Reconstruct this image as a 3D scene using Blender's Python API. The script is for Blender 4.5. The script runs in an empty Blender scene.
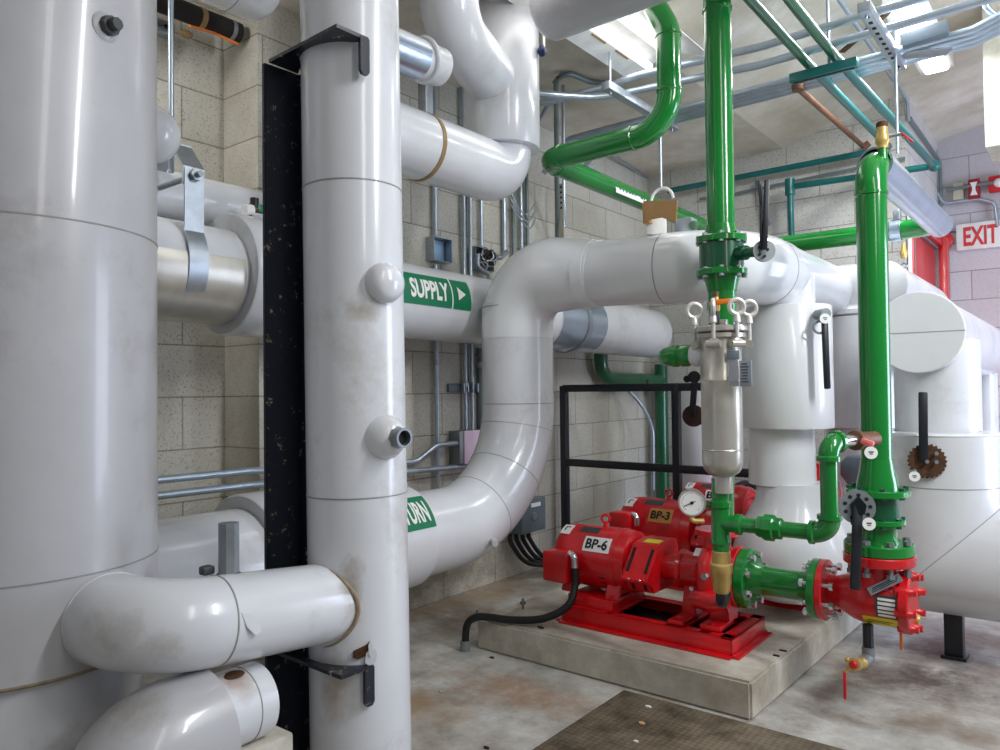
import bpy, bmesh, math, random
from mathutils import Vector, Matrix
random.seed(7)
SC = bpy.context.scene
COL = SC.collection
V = Vector
PI = math.pi

# ------------------------------------------------------------------ camera
YAW, PITCH, ROLL, FOC = math.radians(38.4), math.radians(1.15), math.radians(0.65), 750.0
CAM = V((0, 0, 1.03))
f0 = V((-math.sin(YAW), math.cos(YAW), 0)); r0 = V((math.cos(YAW), math.sin(YAW), 0)); z0 = V((0, 0, 1))
FW = f0*math.cos(PITCH) + z0*math.sin(PITCH)
u0 = -f0*math.sin(PITCH) + z0*math.cos(PITCH)
RT = r0*math.cos(ROLL) - u0*math.sin(ROLL)
UP = r0*math.sin(ROLL) + u0*math.cos(ROLL)
cam_data = bpy.data.cameras.new('camera')
cam_data.sensor_width = 36; cam_data.lens = 36*FOC/1000; cam_data.clip_start = 0.02
cam = bpy.data.objects.new('camera', cam_data); COL.objects.link(cam)
m = Matrix((RT, UP, -FW)).transposed().to_4x4(); m.translation = CAM
cam.matrix_world = m
SC.camera = cam

def _on(ax, val, px, py):                     # where a sight line meets the plane axis = val
    d = FW + RT*((px-500)/FOC) + UP*((375-py)/FOC)
    return CAM + d*((val-CAM[ax])/d[ax])
def onx(v, px, py): return _on(0, v, px, py)
def ony(v, px, py): return _on(1, v, px, py)
def onz(v, px, py): return _on(2, v, px, py)

# ------------------------------------------------------------------ materials
def srgb(r, g, b):
    f = lambda c: c/12.92 if c <= .04045 else ((c+.055)/1.055)**2.4
    return (f(r/255), f(g/255), f(b/255), 1)
def newmat(name):
    mt = bpy.data.materials.new(name); mt.use_nodes = True
    nt = mt.node_tree; b = nt.nodes['Principled BSDF']
    return mt, nt, b
def ramp(nt, stops):
    n = nt.nodes.new('ShaderNodeValToRGB'); e = n.color_ramp.elements
    e[0].position, e[0].color = stops[0]; e[1].position, e[1].color = stops[-1]
    for p, c in stops[1:-1]:
        x = e.new(p); x.color = c
    return n
def noise(nt, scale, detail=4, rough=.6, vec=None):
    n = nt.nodes.new('ShaderNodeTexNoise'); n.inputs['Scale'].default_value = scale
    n.inputs['Detail'].default_value = detail; n.inputs['Roughness'].default_value = rough
    if vec is None:
        g = nt.nodes.new('ShaderNodeNewGeometry'); vec = g.outputs['Position']
    nt.links.new(vec, n.inputs['Vector'])
    return n
def mix(nt, fac, a, b, mode='MIX'):
    n = nt.nodes.new('ShaderNodeMix'); n.data_type = 'RGBA'; n.blend_type = mode
    for s, v in ((0, fac), (6, a), (7, b)):
        if hasattr(v, 'links'): nt.links.new(v, n.inputs[s])
        else: n.inputs[s].default_value = v
    return n.outputs[2]
def bump(nt, b, h, strength=.3, dist=.01):
    n = nt.nodes.new('ShaderNodeBump'); n.inputs['Strength'].default_value = strength
    n.inputs['Distance'].default_value = dist
    nt.links.new(h, n.inputs['Height']); nt.links.new(n.outputs[0], b.inputs['Normal'])
def plain(name, rgb, rough=.4, metal=0, coat=0, var=.12, vscale=9, dirt=None, dirt_amt=.35, bumpy=0, thr=(.52, .75)):
    """one paint or metal with a little unevenness and, if asked, patches of dirt or rust"""
    mt, nt, b = newmat(name)
    c = srgb(*rgb)
    n = noise(nt, vscale)
    lo = tuple(x*(1-var) for x in c[:3])+(1,); hi = tuple(min(1, x*(1+var)) for x in c[:3])+(1,)
    r = ramp(nt, [(.3, lo), (.7, hi)]); nt.links.new(n.outputs[0], r.inputs[0])
    out = r.outputs[0]
    if dirt:
        n2 = noise(nt, vscale*.6, 8, .75)
        r2 = ramp(nt, [(thr[0], (0, 0, 0, 1)), (thr[1], (dirt_amt,)*3+(1,))]); nt.links.new(n2.outputs[0], r2.inputs[0])
        out = mix(nt, r2.outputs[0], out, srgb(*dirt))
    nt.links.new(out, b.inputs['Base Color'])
    b.inputs['Roughness'].default_value = rough; b.inputs['Metallic'].default_value = metal
    b.inputs['Coat Weight'].default_value = coat; b.inputs['Coat Roughness'].default_value = .08
    if bumpy:
        nb = noise(nt, 120, 5); bump(nt, b, nb.outputs[0], bumpy, .004)
    return mt
def emis(name, rgb, s):
    mt, nt, b = newmat(name)
    b.inputs['Base Color'].default_value = rgb+(1,)
    b.inputs['Emission Color'].default_value = rgb+(1,); b.inputs['Emission Strength'].default_value = s
    return mt

M = {}
M['pvc'] = plain('white_pvc_jacket', (214, 216, 220), .24, 0, .35, .04, 5, (136, 118, 88), .5, 0, (.55, .82))
M['pvc_clean'] = plain('clean_white_pvc', (226, 228, 231), .22, 0, .4, .03, 3)
M['pvc_old'] = plain('aged_grey_pvc', (184, 184, 187), .32, 0, .25, .06, 5, (112, 92, 64), .5, 0, (.54, .8))
M['seam'] = plain('jacket_seam', (146, 145, 144), .6)
M['green'] = plain('green_enamel', (4, 124, 42), .2, 0, .6, .10, 4)
M['dkgreen'] = plain('dark_green_enamel', (6, 84, 52), .3, 0, .4, .1, 6)
M['teal'] = plain('teal_paint', (12, 100, 98), .35, 0, .2, .12, 5)
M['red'] = plain('red_enamel', (208, 12, 24), .3, 0, .4, .16, 10, (96, 14, 14), .6, .06)
M['black'] = plain('black_steel', (18, 22, 32), .42, 0, .15, .2, 14)
M['post'] = plain('scuffed_black_steel', (16, 22, 36), .38, 0, .2, .2, 75, (170, 168, 140), .85, 0, (.615, .64))
M['rubber'] = plain('black_rubber', (16, 16, 18), .5)
M['galv'] = plain('galvanised_steel', (168, 176, 184), .36, .75, 0, .14, 22)
M['galvd'] = plain('dull_galvanised_steel', (140, 146, 150), .45, .6, 0, .14, 22)
M['conduit'] = plain('conduit_steel', (176, 188, 200), .3, .65, 0, .10, 14)
M['conduit_dull'] = plain('dull_grey_conduit', (118, 132, 132), .42, .3, 0, .1, 14)
M['alu'] = plain('bright_jacket_metal', (182, 196, 214), .26, .8, 0, .1, 8)
M['ss'] = plain('brushed_stainless', (194, 190, 180), .32, .6, 0, .08, 18)
M['sspale'] = plain('cast_stainless', (206, 204, 200), .35, .35, 0, .08, 18)
M['chrome'] = plain('chrome', (215, 218, 222), .15, .95, 0, .05, 10)
M['brass'] = plain('brass', (204, 172, 104), .34, .4, 0, .15, 20)
M['copper'] = plain('tarnished_copper', (116, 78, 54), .5, .25, 0, .2, 12)
M['rust'] = plain('rusty_iron', (84, 54, 32), .75, .2, 0, .35, 60, (40, 24, 16), .8)
M['lagging'] = plain('brown_lagging', (150, 124, 84), .8, 0, 0, .2, 25)
M['card'] = plain('brown_cardboard', (196, 154, 104), .8, 0, 0, .06, 20)
M['white'] = plain('white_paint', (238, 238, 236), .4)
M['label'] = plain('white_label', (240, 240, 238), .45, var=.02)
M['yellow'] = plain('yellow_sticker', (224, 206, 40), .45, var=.05)
M['tan'] = plain('tan_sticker', (200, 140, 60), .5, var=.1)
M['lgreen'] = plain('green_label', (0, 118, 78), .4, var=.04)
M['ink'] = plain('black_ink', (14, 14, 16), .5)
M['signred'] = plain('sign_red', (206, 22, 34), .4)
M['orange'] = plain('orange_plastic', (238, 120, 20), .4)
M['pink'] = plain('pink_plastic', (238, 120, 120), .4)
M['doorred'] = plain('red_door_paint', (205, 22, 30), .35, 0, .2)
M['greybox'] = plain('grey_enamel_box', (96, 108, 118), .4)
M['beige'] = plain('beige_plastic', (196, 190, 168), .5)
M['caulk'] = plain('grimy_caulk', (148, 132, 108), .8, 0, 0, .3, 60)
M['darkrust'] = plain('dark_rust', (58, 30, 26), .7, .1, 0, .3, 50)
M['boxblue'] = plain('blue_grey_enamel', (150, 186, 220), .4)
M['foam'] = plain('black_foam', (26, 24, 24), .8)
M['blue'] = plain('blue_enamel', (16, 40, 92), .35)
M['dgrey'] = plain('dark_grey_plate', (70, 74, 76), .5, .3)
M['cavity'] = plain('black_bore', (20, 18, 18), .8)
M['tube'] = emis('lamp_tube_glow', (1.0, .98, .95), 1.35)
M['lens'] = emis('lamp_lens_glow', (.97, .98, 1.0), 6)

def cmu(name, axis, col, mortar, off=0.0, blotch=(150, 140, 118), paint=False):
    mt, nt, b = newmat(name)
    g = nt.nodes.new('ShaderNodeNewGeometry'); sp = nt.nodes.new('ShaderNodeSeparateXYZ')
    nt.links.new(g.outputs['Position'], sp.inputs[0])
    ad = nt.nodes.new('ShaderNodeMath'); ad.operation = 'ADD'; ad.inputs[1].default_value = off
    nt.links.new(sp.outputs[axis], ad.inputs[0])
    cb = nt.nodes.new('ShaderNodeCombineXYZ')
    nt.links.new(ad.outputs[0], cb.inputs[0]); nt.links.new(sp.outputs[2], cb.inputs[1])
    br = nt.nodes.new('ShaderNodeTexBrick'); nt.links.new(cb.outputs[0], br.inputs['Vector'])
    for k, v in (('Scale', 1), ('Mortar Size', .0035), ('Mortar Smooth', .3), ('Brick Width', .4064), ('Row Height', .2032), ('Bias', 0)):
        br.inputs[k].default_value = v
    c = srgb(*col)
    br.inputs['Color1'].default_value = tuple(x*.93 for x in c[:3])+(1,)
    br.inputs['Color2'].default_value = tuple(min(1, x*1.05) for x in c[:3])+(1,)
    br.inputs['Mortar'].default_value = srgb(*mortar)
    n1 = noise(nt, 2.2, 5); r1 = ramp(nt, [(.42, (0, 0, 0, 1)), (.75, (.5, .5, .5, 1))]); nt.links.new(n1.outputs[0], r1.inputs[0])
    c1 = mix(nt, r1.outputs[0], br.outputs[0], srgb(*blotch))
    n2 = noise(nt, 120, 3, .75); r2 = ramp(nt, [(.34, (.38, .37, .34, 1)), (.46, (1, 1, 1, 1))]); nt.links.new(n2.outputs[0], r2.inputs[0])
    c2 = mix(nt, .35 if paint else .75, c1, r2.outputs[0], 'MULTIPLY')
    nt.links.new(c2, b.inputs['Base Color']); b.inputs['Roughness'].default_value = .6 if paint else .85
    h = mix(nt, .5, br.outputs[1], n2.outputs[0])
    inv = nt.nodes.new('ShaderNodeInvert'); nt.links.new(br.outputs[1], inv.inputs[1])
    h = mix(nt, .3, inv.outputs[0], n2.outputs[0])
    bump(nt, b, h, .5, .006)
    return mt
M['wall_y'] = cmu('block_wall_long', 1, (198, 195, 185), (150, 143, 127), .31, (172, 165, 147))
M['wall_x'] = cmu('block_wall_cross', 0, (200, 199, 194), (150, 146, 138), .12, (184, 178, 166))
M['wall_p'] = cmu('painted_block_wall', 0, (206, 202, 208), (150, 144, 150), .05, (188, 184, 188), True)
M['wall_py'] = cmu('painted_block_return', 1, (206, 204, 202), (170, 166, 164), .05, (190, 186, 184), True)

def concrete(name, a, bb, stain_tint, sc=1.6, amt=.6, rough=.7, speck=.5):
    mt, nt, b = newmat(name)
    n = noise(nt, sc*3, 8, .65); r = ramp(nt, [(.35, srgb(*a)), (.65, srgb(*bb))]); nt.links.new(n.outputs[0], r.inputs[0])
    n2 = noise(nt, sc, 9, .7); r2 = ramp(nt, [(.47, (0, 0, 0, 1)), (.72, (amt,)*3+(1,))]); nt.links.new(n2.outputs[0], r2.inputs[0])
    c = mix(nt, r2.outputs[0], r.outputs[0], srgb(*stain_tint))
    n3 = noise(nt, 60, 3, .7); r3 = ramp(nt, [(.28, (speck,)*3+(1,)), (.36, (1, 1, 1, 1))]); nt.links.new(n3.outputs[0], r3.inputs[0])
    c = mix(nt, .8, c, r3.outputs[0], 'MULTIPLY')
    nt.links.new(c, b.inputs['Base Color']); b.inputs['Roughness'].default_value = rough
    bump(nt, b, n3.outputs[0], .25, .004)
    return mt
M['floor'] = concrete('stained_floor_concrete', (150, 146, 138), (200, 198, 192), (116, 82, 46), 1.9, .9, .45)
def stain_tint(mt, spots):
    nt = mt.node_tree; b = nt.nodes['Principled BSDF']; src = b.inputs['Base Color'].links[0].from_socket
    g = nt.nodes.new('ShaderNodeNewGeometry'); nz = noise(nt, 7, 9, .72)
    for ctr, rad, col, amt in spots:
        (x, y, z), (rx, ry, rz) = (tuple(ctr)+(0,))[:3], (tuple(rad)+(50,))[:3]
        mp = nt.nodes.new('ShaderNodeMapping'); mp.inputs['Location'].default_value = (-x/rx, -y/ry, -z/rz); mp.inputs['Scale'].default_value = (1/rx, 1/ry, 1/rz)
        nt.links.new(g.outputs['Position'], mp.inputs[0])
        ln = nt.nodes.new('ShaderNodeVectorMath'); ln.operation = 'LENGTH'; nt.links.new(mp.outputs[0], ln.inputs[0])
        ma = nt.nodes.new('ShaderNodeMath'); ma.operation = 'MULTIPLY_ADD'; ma.inputs[1].default_value = 2.6; nt.links.new(nz.outputs[0], ma.inputs[0]); nt.links.new(ln.outputs['Value'], ma.inputs[2])
        r = ramp(nt, [(.0, (amt,)*3+(1,)), (.52, (amt,)*3+(1,)), (.84, (0, 0, 0, 1))])
        sc = nt.nodes.new('ShaderNodeMath'); sc.operation = 'MULTIPLY'; sc.inputs[1].default_value = .385; nt.links.new(ma.outputs[0], sc.inputs[0]); nt.links.new(sc.outputs[0], r.inputs[0])
        src = mix(nt, r.outputs[0], src, srgb(*col))
    nt.links.new(src, b.inputs['Base Color'])
stain_tint(M['floor'], [((-2.45, 2.9), (.28, .9), (150, 118, 72), .6), ((-2.25, 2.5), (.2, .3), (96, 76, 52), .55), ((-1.55, 2.05), (.5, .16), (150, 104, 60), .6), ((-1.75, 1.75), (.3, .2), (160, 122, 74), .55),
    ((-.53, 2.95), (.28, .22), (70, 50, 36), .85), ((-.50, 3.35), (.3, .35), (66, 48, 46), .8), ((-.62, 2.5), (.12, .07), (112, 82, 46), .8), ((-.72, 2.75), (.08, .5), (96, 76, 56), .7), ((-.3, 3.05), (.3, .12), (90, 74, 66), .6), ((-.35, 2.6), (.25, .1), (120, 104, 88), .5)])
GRIME = (132, 114, 84)
stain_tint(M['pvc'], [((-1.33, .60, .62), (.10, .06, .09), GRIME, .6), ((-1.28, .66, .58), (.06, .06, .05), (120, 104, 80), .6), ((-1.27, 1.07, .60), (.05, .04, .10), GRIME, .7), ((-1.30, 1.05, .40), (.05, .06, .10), (150, 120, 78), .6),
    ((-1.33, .82, .46), (.06, .05, .07), (150, 104, 48), .6), ((-1.262, 1.10, 1.21), (.05, .05, .035), GRIME, .6), ((-1.29, 1.06, 2.1), (.1, .05, .2), (150, 146, 140), .5)])
stain_tint(M['pvc_old'], [((-1.56, .42, .62), (.12, .1, .09), (116, 98, 70), .7), ((-1.52, .44, 1.50), (.03, .05, .14), (128, 112, 88), .55), ((-1.30, .60, .50), (.12, .12, .05), (112, 94, 66), .6), ((-1.6, .40, .53), (.25, .2, .04), (110, 90, 56), .7)])
stain_tint(M['wall_y'], [((-2.54, 2.7, .12), (.2, .7, .16), (92, 82, 66), .7), ((-2.54, 3.1, .30), (.2, .12, .03), (30, 74, 58), .7), ((-2.54, 2.9, .20), (.2, .15, .08), (150, 152, 176), .5), ((-2.6, 1.7, .5), (.3, .06, 3), (120, 108, 84), .35)])  # bluish spot paints cool light low on the wall; last darkens the pilaster corner
M['pad'] = concrete('pad_concrete', (172, 166, 152), (208, 204, 192), (140, 112, 78), 2.6, .4, .8)
M['ceil'] = concrete('ceiling_concrete', (196, 188, 170), (226, 220, 208), (176, 162, 132), 1.1, .5, .85, .7)
def checker():
    mt, nt, b = newmat('rusty_diamond_plate')
    g = nt.nodes.new('ShaderNodeNewGeometry')
    mp = nt.nodes.new('ShaderNodeMapping'); mp.inputs['Rotation'].default_value[2] = PI/4
    nt.links.new(g.outputs['Position'], mp.inputs[0])
    ck = nt.nodes.new('ShaderNodeTexChecker'); ck.inputs['Scale'].default_value = 75; nt.links.new(mp.outputs[0], ck.inputs[0])
    n = noise(nt, 9, 8, .7); r = ramp(nt, [(.35, srgb(84, 72, 56)), (.6, srgb(138, 124, 104)), (.75, srgb(112, 90, 62))]); nt.links.new(n.outputs[0], r.inputs[0])
    c = mix(nt, .35, r.outputs[0], ck.outputs[0], 'MULTIPLY')
    nt.links.new(c, b.inputs['Base Color']); b.inputs['Roughness'].default_value = .6; b.inputs['Metallic'].default_value = .25
    bump(nt, b, ck.outputs[1], .6, .004)
    return mt
M['plate'] = checker()

# ------------------------------------------------------------------ mesh helpers
def frame_of(d):
    d = d.normalized()
    a = V((0, 0, 1)) if abs(d.z) < .95 else V((1, 0, 0))
    s = d.cross(a).normalized()
    return s, s.cross(d).normalized(), d
def fillet(pts, rad, seg=10):
    """corners of a polyline rounded to arcs; rad is a number or one per interior point"""
    pts = [V(p) for p in pts]; out = [pts[0]]
    for i in range(1, len(pts)-1):
        r = rad if not isinstance(rad, (list, tuple)) else rad[i-1]
        a = (pts[i-1]-pts[i]).normalized(); b = (pts[i+1]-pts[i]).normalized()
        ang = a.angle(b)
        if r <= 0 or ang > PI-.02: out.append(pts[i]); continue
        t = r/math.tan(ang/2); bis = (a+b).normalized(); c = pts[i]+bis*(r/math.sin(ang/2))
        p0 = pts[i]+a*t-c; sweep = PI-ang; ax = p0.cross(pts[i]+b*t-c).normalized()
        for k in range(seg+1):
            out.append(c+Matrix.Rotation(sweep*k/seg, 3, ax) @ p0)
    out.append(pts[-1]); return out
ORIG = {}
class MB:
    def __init__(s): s.bm = bmesh.new()
    def _ring(s, c, e1, e2, r, n, ph=0):
        return [s.bm.verts.new(c+e1*(r*math.cos(2*PI*k/n+ph))+e2*(r*math.sin(2*PI*k/n+ph))) for k in range(n)]
    def _skin(s, A, B):
        n = len(A)
        for k in range(n): s.bm.faces.new((A[k], A[(k+1) % n], B[(k+1) % n], B[k]))
    def lathe(s, p, d, prof, n=40, caps=True):
        e1, e2, dd = frame_of(V(d)); p = V(p); R = []
        for t, r in prof: R.append(s._ring(p+dd*t, e1, e2, max(r, 1e-5), n))
        for a, b in zip(R, R[1:]): s._skin(a, b)
        if caps:
            if prof[0][1] > 1e-4: s.bm.faces.new(R[0][::-1])
            if prof[-1][1] > 1e-4: s.bm.faces.new(R[-1])
        return s
    def cyl(s, a, b, r, r2=None, n=28):
        a, b = V(a), V(b)
        return s.lathe(a, b-a, [(0, r), ((b-a).length, r if r2 is None else r2)], n)
    def disc(s, c, d, r, t, n=36, bev=.0):   # plate centred on c
        dd = V(d).normalized(); p = V(c)-dd*(t/2)
        return s.lathe(p, dd, [(0, r-bev), (bev, r), (t-bev, r), (t, r-bev)] if bev else [(0, r), (t, r)], n)
    def tube(s, pts, r, n=24, caps=True, hole=0):
        pts = [V(p) for p in pts]; q = [pts[0]]; rr = [r] if not isinstance(r, (list, tuple)) else [r[0]]
        for i in range(1, len(pts)):
            if (pts[i]-q[-1]).length > 1e-5:
                q.append(pts[i]); rr.append(r if not isinstance(r, (list, tuple)) else r[i])
        T = [(q[min(i+1, len(q)-1)]-q[max(i-1, 0)]).normalized() for i in range(len(q))]
        for i in range(1, len(q)-1):
            t = ((q[i+1]-q[i]).normalized()+(q[i]-q[i-1]).normalized())
            if t.length > 1e-4: T[i] = t.normalized()
        e1, e2, _ = frame_of(T[0]); R = []
        for i, p in enumerate(q):
            if i:
                rot = T[i-1].rotation_difference(T[i]); e1 = rot @ e1; e2 = rot @ e2
            k = 1; w = None
            if 0 < i < len(q)-1:                       # keep the tube's width through a mitre
                a = (q[i]-q[i-1]).normalized(); b = (q[i+1]-q[i]).normalized(); c = max(.3, math.cos(a.angle(b)/2))
                if c < .995:
                    w = (b-a).normalized(); k = 1/c
            ring = []
            for j in range(n):
                o = e1*(rr[i]*math.cos(2*PI*j/n))+e2*(rr[i]*math.sin(2*PI*j/n))
                if w is not None: o = o+w*(o.dot(w)*(k-1))
                ring.append(s.bm.verts.new(p+o))
            R.append(ring)
        for a, b in zip(R, R[1:]): s._skin(a, b)
        if caps: s.bm.faces.new(R[0][::-1]); s.bm.faces.new(R[-1])
        return s
    def ring(s, c, d, R_, r, n=32, m=10, a0=0, a1=2*PI, e=None):
        e1, e2, dd = frame_of(V(d)); c = V(c); full = abs(a1-a0-2*PI) < 1e-4
        if e is not None: e1 = V(e).normalized(); e2 = dd.cross(e1)
        cnt = n if full else n+1; L = []
        for k in range(cnt):
            a = a0+(a1-a0)*k/n; o = e1*math.cos(a)+e2*math.sin(a)
            L.append([s.bm.verts.new(c+o*(R_+r*math.cos(2*PI*j/m))+dd*(r*math.sin(2*PI*j/m))) for j in range(m)])
        for k in range(n): s._skin(L[k], L[(k+1) % cnt])
        if not full: s.bm.faces.new(L[0][::-1]); s.bm.faces.new(L[-1])
        return s
    def sph(s, c, r, sc=(1, 1, 1), n=24):
        m = Matrix.Translation(V(c)) @ Matrix.Diagonal((sc[0], sc[1], sc[2], 1))
        bmesh.ops.create_uvsphere(s.bm, u_segments=n, v_segments=n//2, radius=r, matrix=m); return s
    def box(s, c, sz, bev=0.0, rot=None):
        m = Matrix.Translation(V(c))
        if rot is not None: m = m @ rot.to_4x4()
        m = m @ Matrix.Diagonal((sz[0], sz[1], sz[2], 1))
        g = bmesh.ops.create_cube(s.bm, size=1, matrix=m)
        if bev:
            ed = list({e for v in g['verts'] for e in v.link_edges})
            bmesh.ops.bevel(s.bm, geom=ed, offset=bev, segments=2, affect='EDGES', profile=.5)
        return s
    def bar(s, a, b, w, h, bev=0, up=(0, 0, 1)):       # a bar of w x h section from a to b
        a, b = V(a), V(b); d = (b-a); L = d.length; d.normalize()
        sd = d.cross(V(up)).normalized(); u = sd.cross(d)
        return s.box((a+b)/2, (w, L, h), bev, Matrix((sd, d, u)).transposed())
    def prism(s, poly, vec, bev=0):
        vec = V(vec); A = [s.bm.verts.new(V(p)) for p in poly]; B = [s.bm.verts.new(V(p)+vec) for p in poly]
        n = len(A); fs = [s.bm.faces.new(A[::-1]), s.bm.faces.new(B)]
        for k in range(n): fs.append(s.bm.faces.new((A[k], A[(k+1) % n], B[(k+1) % n], B[k])))
        if bev:
            bmesh.ops.bevel(s.bm, geom=list({e for f in fs for e in f.edges}), offset=bev, segments=2, affect='EDGES')
        return s
    def patch(s, p, d, r, t0, t1, a0, a1, ref, n=10, th=.0012):   # a label wrapped on a cylinder about axis d
        d = V(d).normalized(); e1 = V(ref).normalized(); e2 = d.cross(e1); p = V(p); rows = []
        for rr in (r, r+th):
            rows.append([[s.bm.verts.new(p+d*t+(e1*math.cos(a0+(a1-a0)*k/n)+e2*math.sin(a0+(a1-a0)*k/n))*rr) for k in range(n+1)] for t in (t0, t1)])
        (i0, i1), (o0, o1) = rows
        for k in range(n):
            s.bm.faces.new((o0[k], o0[k+1], o1[k+1], o1[k])); s.bm.faces.new((i0[k], i1[k], i1[k+1], i0[k+1]))
            s.bm.faces.new((i0[k], i0[k+1], o0[k+1], o0[k])); s.bm.faces.new((i1[k+1], i1[k], o1[k], o1[k+1]))
        for k in (0, n): s.bm.faces.new((i0[k], o0[k], o1[k], i1[k]))
        return s
    def build(s, name, mat, parent=None, origin=None, angle=40):
        bm = s.bm; bmesh.ops.recalc_face_normals(bm, faces=bm.faces[:])
        me = bpy.data.meshes.new(name)
        if parent is not None:
            o0 = ORIG[parent.name]
        elif origin is not None: o0 = V(origin)
        else:
            cs = [v.co for v in bm.verts]
            o0 = V(((min(c.x for c in cs)+max(c.x for c in cs))/2, (min(c.y for c in cs)+max(c.y for c in cs))/2, min(c.z for c in cs)))
        bmesh.ops.translate(bm, verts=bm.verts[:], vec=-o0)
        bm.to_mesh(me); bm.free(); me.materials.append(M[mat] if isinstance(mat, str) else mat)
        me.polygons.foreach_set('use_smooth', [True]*len(me.polygons)); me.set_sharp_from_angle(angle=math.radians(angle))
        o = bpy.data.objects.new(name, me); COL.objects.link(o)
        if parent is not None: o.parent = parent
        else: o.location = o0
        ORIG[o.name] = V(o0); return o

def tag(o, label, cat, group=None):
    o['label'] = label; o['category'] = cat
    if group: o['group'] = group
    return o
def thing(name, loc, label, cat, group=None):
    o = bpy.data.objects.new(name, None); COL.objects.link(o); o.location = loc; o.empty_display_size = .05
    ORIG[o.name] = V(loc); return tag(o, label, cat, group)
def struct(o): o['kind'] = 'structure'; return o
def text_part(name, s, h, mat, parent, fn, width=None, bold=.012, cuts=0, label=None):
    """lettering as mesh; fn maps (u along the line, v up, both centred) to a point in the place"""
    cu = bpy.data.curves.new(name, 'FONT'); cu.body = s; cu.offset = bold; cu.resolution_u = 3
    ob = bpy.data.objects.new(name, cu); COL.objects.link(ob)
    dg = bpy.context.evaluated_depsgraph_get(); dg.update()
    me = bpy.data.meshes.new_from_object(ob.evaluated_get(dg))
    bpy.data.objects.remove(ob); bpy.data.curves.remove(cu)
    xs = [v.co.x for v in me.vertices]; ys = [v.co.y for v in me.vertices]
    x0, x1, y0, y1 = min(xs), max(xs), min(ys), max(ys)
    sy = h/(y1-y0); sx = sy if width is None else width/(x1-x0)
    mb = MB(); mb.bm.from_mesh(me); bpy.data.meshes.remove(me); bm = mb.bm
    for v in bm.verts: v.co = V(((v.co.x-(x0+x1)/2)*sx, (v.co.y-(y0+y1)/2)*sy, 0))
    for k in range(1, cuts):
        yy = -h/2+h*k/cuts
        bmesh.ops.bisect_plane(bm, geom=bm.verts[:]+bm.edges[:]+bm.faces[:], plane_co=(0, yy, 0), plane_no=(0, 1, 0))
    for v in bm.verts: v.co = V(fn(v.co.x, v.co.y))
    return mb.build(name, mat, parent)

def bolts(parent, c, d, R_, n, r=.007, L=.05, mat='galv', ph=.4, name='bolt'):
    e1, e2, dd = frame_of(V(d))
    for k in range(n):
        a = 2*PI*k/n+ph; p = V(c)+e1*(R_*math.cos(a))+e2*(R_*math.sin(a))
        b = MB(); b.cyl(p-dd*(L/2), p-dd*(L/2-.012), r*1.55, n=6); b.cyl(p-dd*(L/2-.012), p+dd*(L/2-.012), r*.8, n=10); b.cyl(p+dd*(L/2-.012), p+dd*(L/2), r*1.55, n=6)
        b.build(name, mat, parent)
def tagdisc(parent, c, d, r, th=.004):
    dd = V(d).normalized()
    t_ = MB().disc(c, dd, r, th).build('round_tag', 'label', parent)
    e1, e2, _ = frame_of(dd); sg = 1 if dd.dot(CAM-V(c)) > 0 else -1; q = V(c)+dd*sg*(th/2+.0004)
    mb = MB(); mb.bar(q-e1*r*.38+e2*r*.12, q+e1*r*.38+e2*r*.12, r*.22, .0006, up=dd); mb.bar(q-e1*r*.25-e2*r*.2, q+e1*r*.25-e2*r*.2, r*.16, .0006, up=dd)
    mb.build('print', 'dgrey', t_)
    return t_
def seam(parent, c, d, r, w=.003, mat='seam'):
    return MB().lathe(V(c)-V(d).normalized()*w/2, d, [(0, r-.002), (0, r+.0012), (w, r+.0012), (w, r-.002)], 48, False).build('jacket_seam', mat, parent)

# ================================================================== the room
def wallbox(name, x0, x1, y0, y1, z0_, z1_, mat):
    return struct(MB().box(((x0+x1)/2, (y0+y1)/2, (z0_+z1_)/2), (x1-x0, y1-y0, z1_-z0_)).build(name, mat))
wallbox('floor', -3.2, 3.0, -2.0, 6.4, -.1, 0, 'floor')
mb = MB()                                             # left wall, stepping into the room at a pilaster
mb.prism([(-2.78, -2, 0), (-2.78, 1.70, 0), (-2.54, 1.70, 0), (-2.54, 4.97, 0), (-2.54, 5.12, 0), (-3.0, 5.12, 0), (-3.0, -2, 0)], (0, 0, 2.85))
struct(mb.build('wall_left', 'wall_y'))
mb = MB()
mb.box((-1.695, 5.045, 1.5), (1.69, .15, 3.0))
struct(mb.build('wall_back', 'wall_x'))
wallbox('wall_recess', -1.0, -.85, 5.12, 6.16, 0, 3.0, 'wall_py')
wallbox('wall_exit', -1.0, 2.2, 6.16, 6.3, 0, 3.1, 'wall_p')
mb = MB()                                             # ceiling: flat, then a slab rising to the right
mb.prism([(-3.0, -2, 2.59), (-1.56, -2, 2.585), (-.85, -2, 2.775), (.6, -2, 3.1), (.6, -2, 3.25), (-3.0, -2, 3.25)], (0, 8.3, 0))
struct(mb.build('ceiling', 'ceil', angle=5))
tag(MB().box((.15, 4.45, 2.62), (1.08, .35, .9), .008).build('concrete_beam', 'pad'),
    'pale concrete beam under the sloping ceiling at the upper right edge', 'beam')

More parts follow.
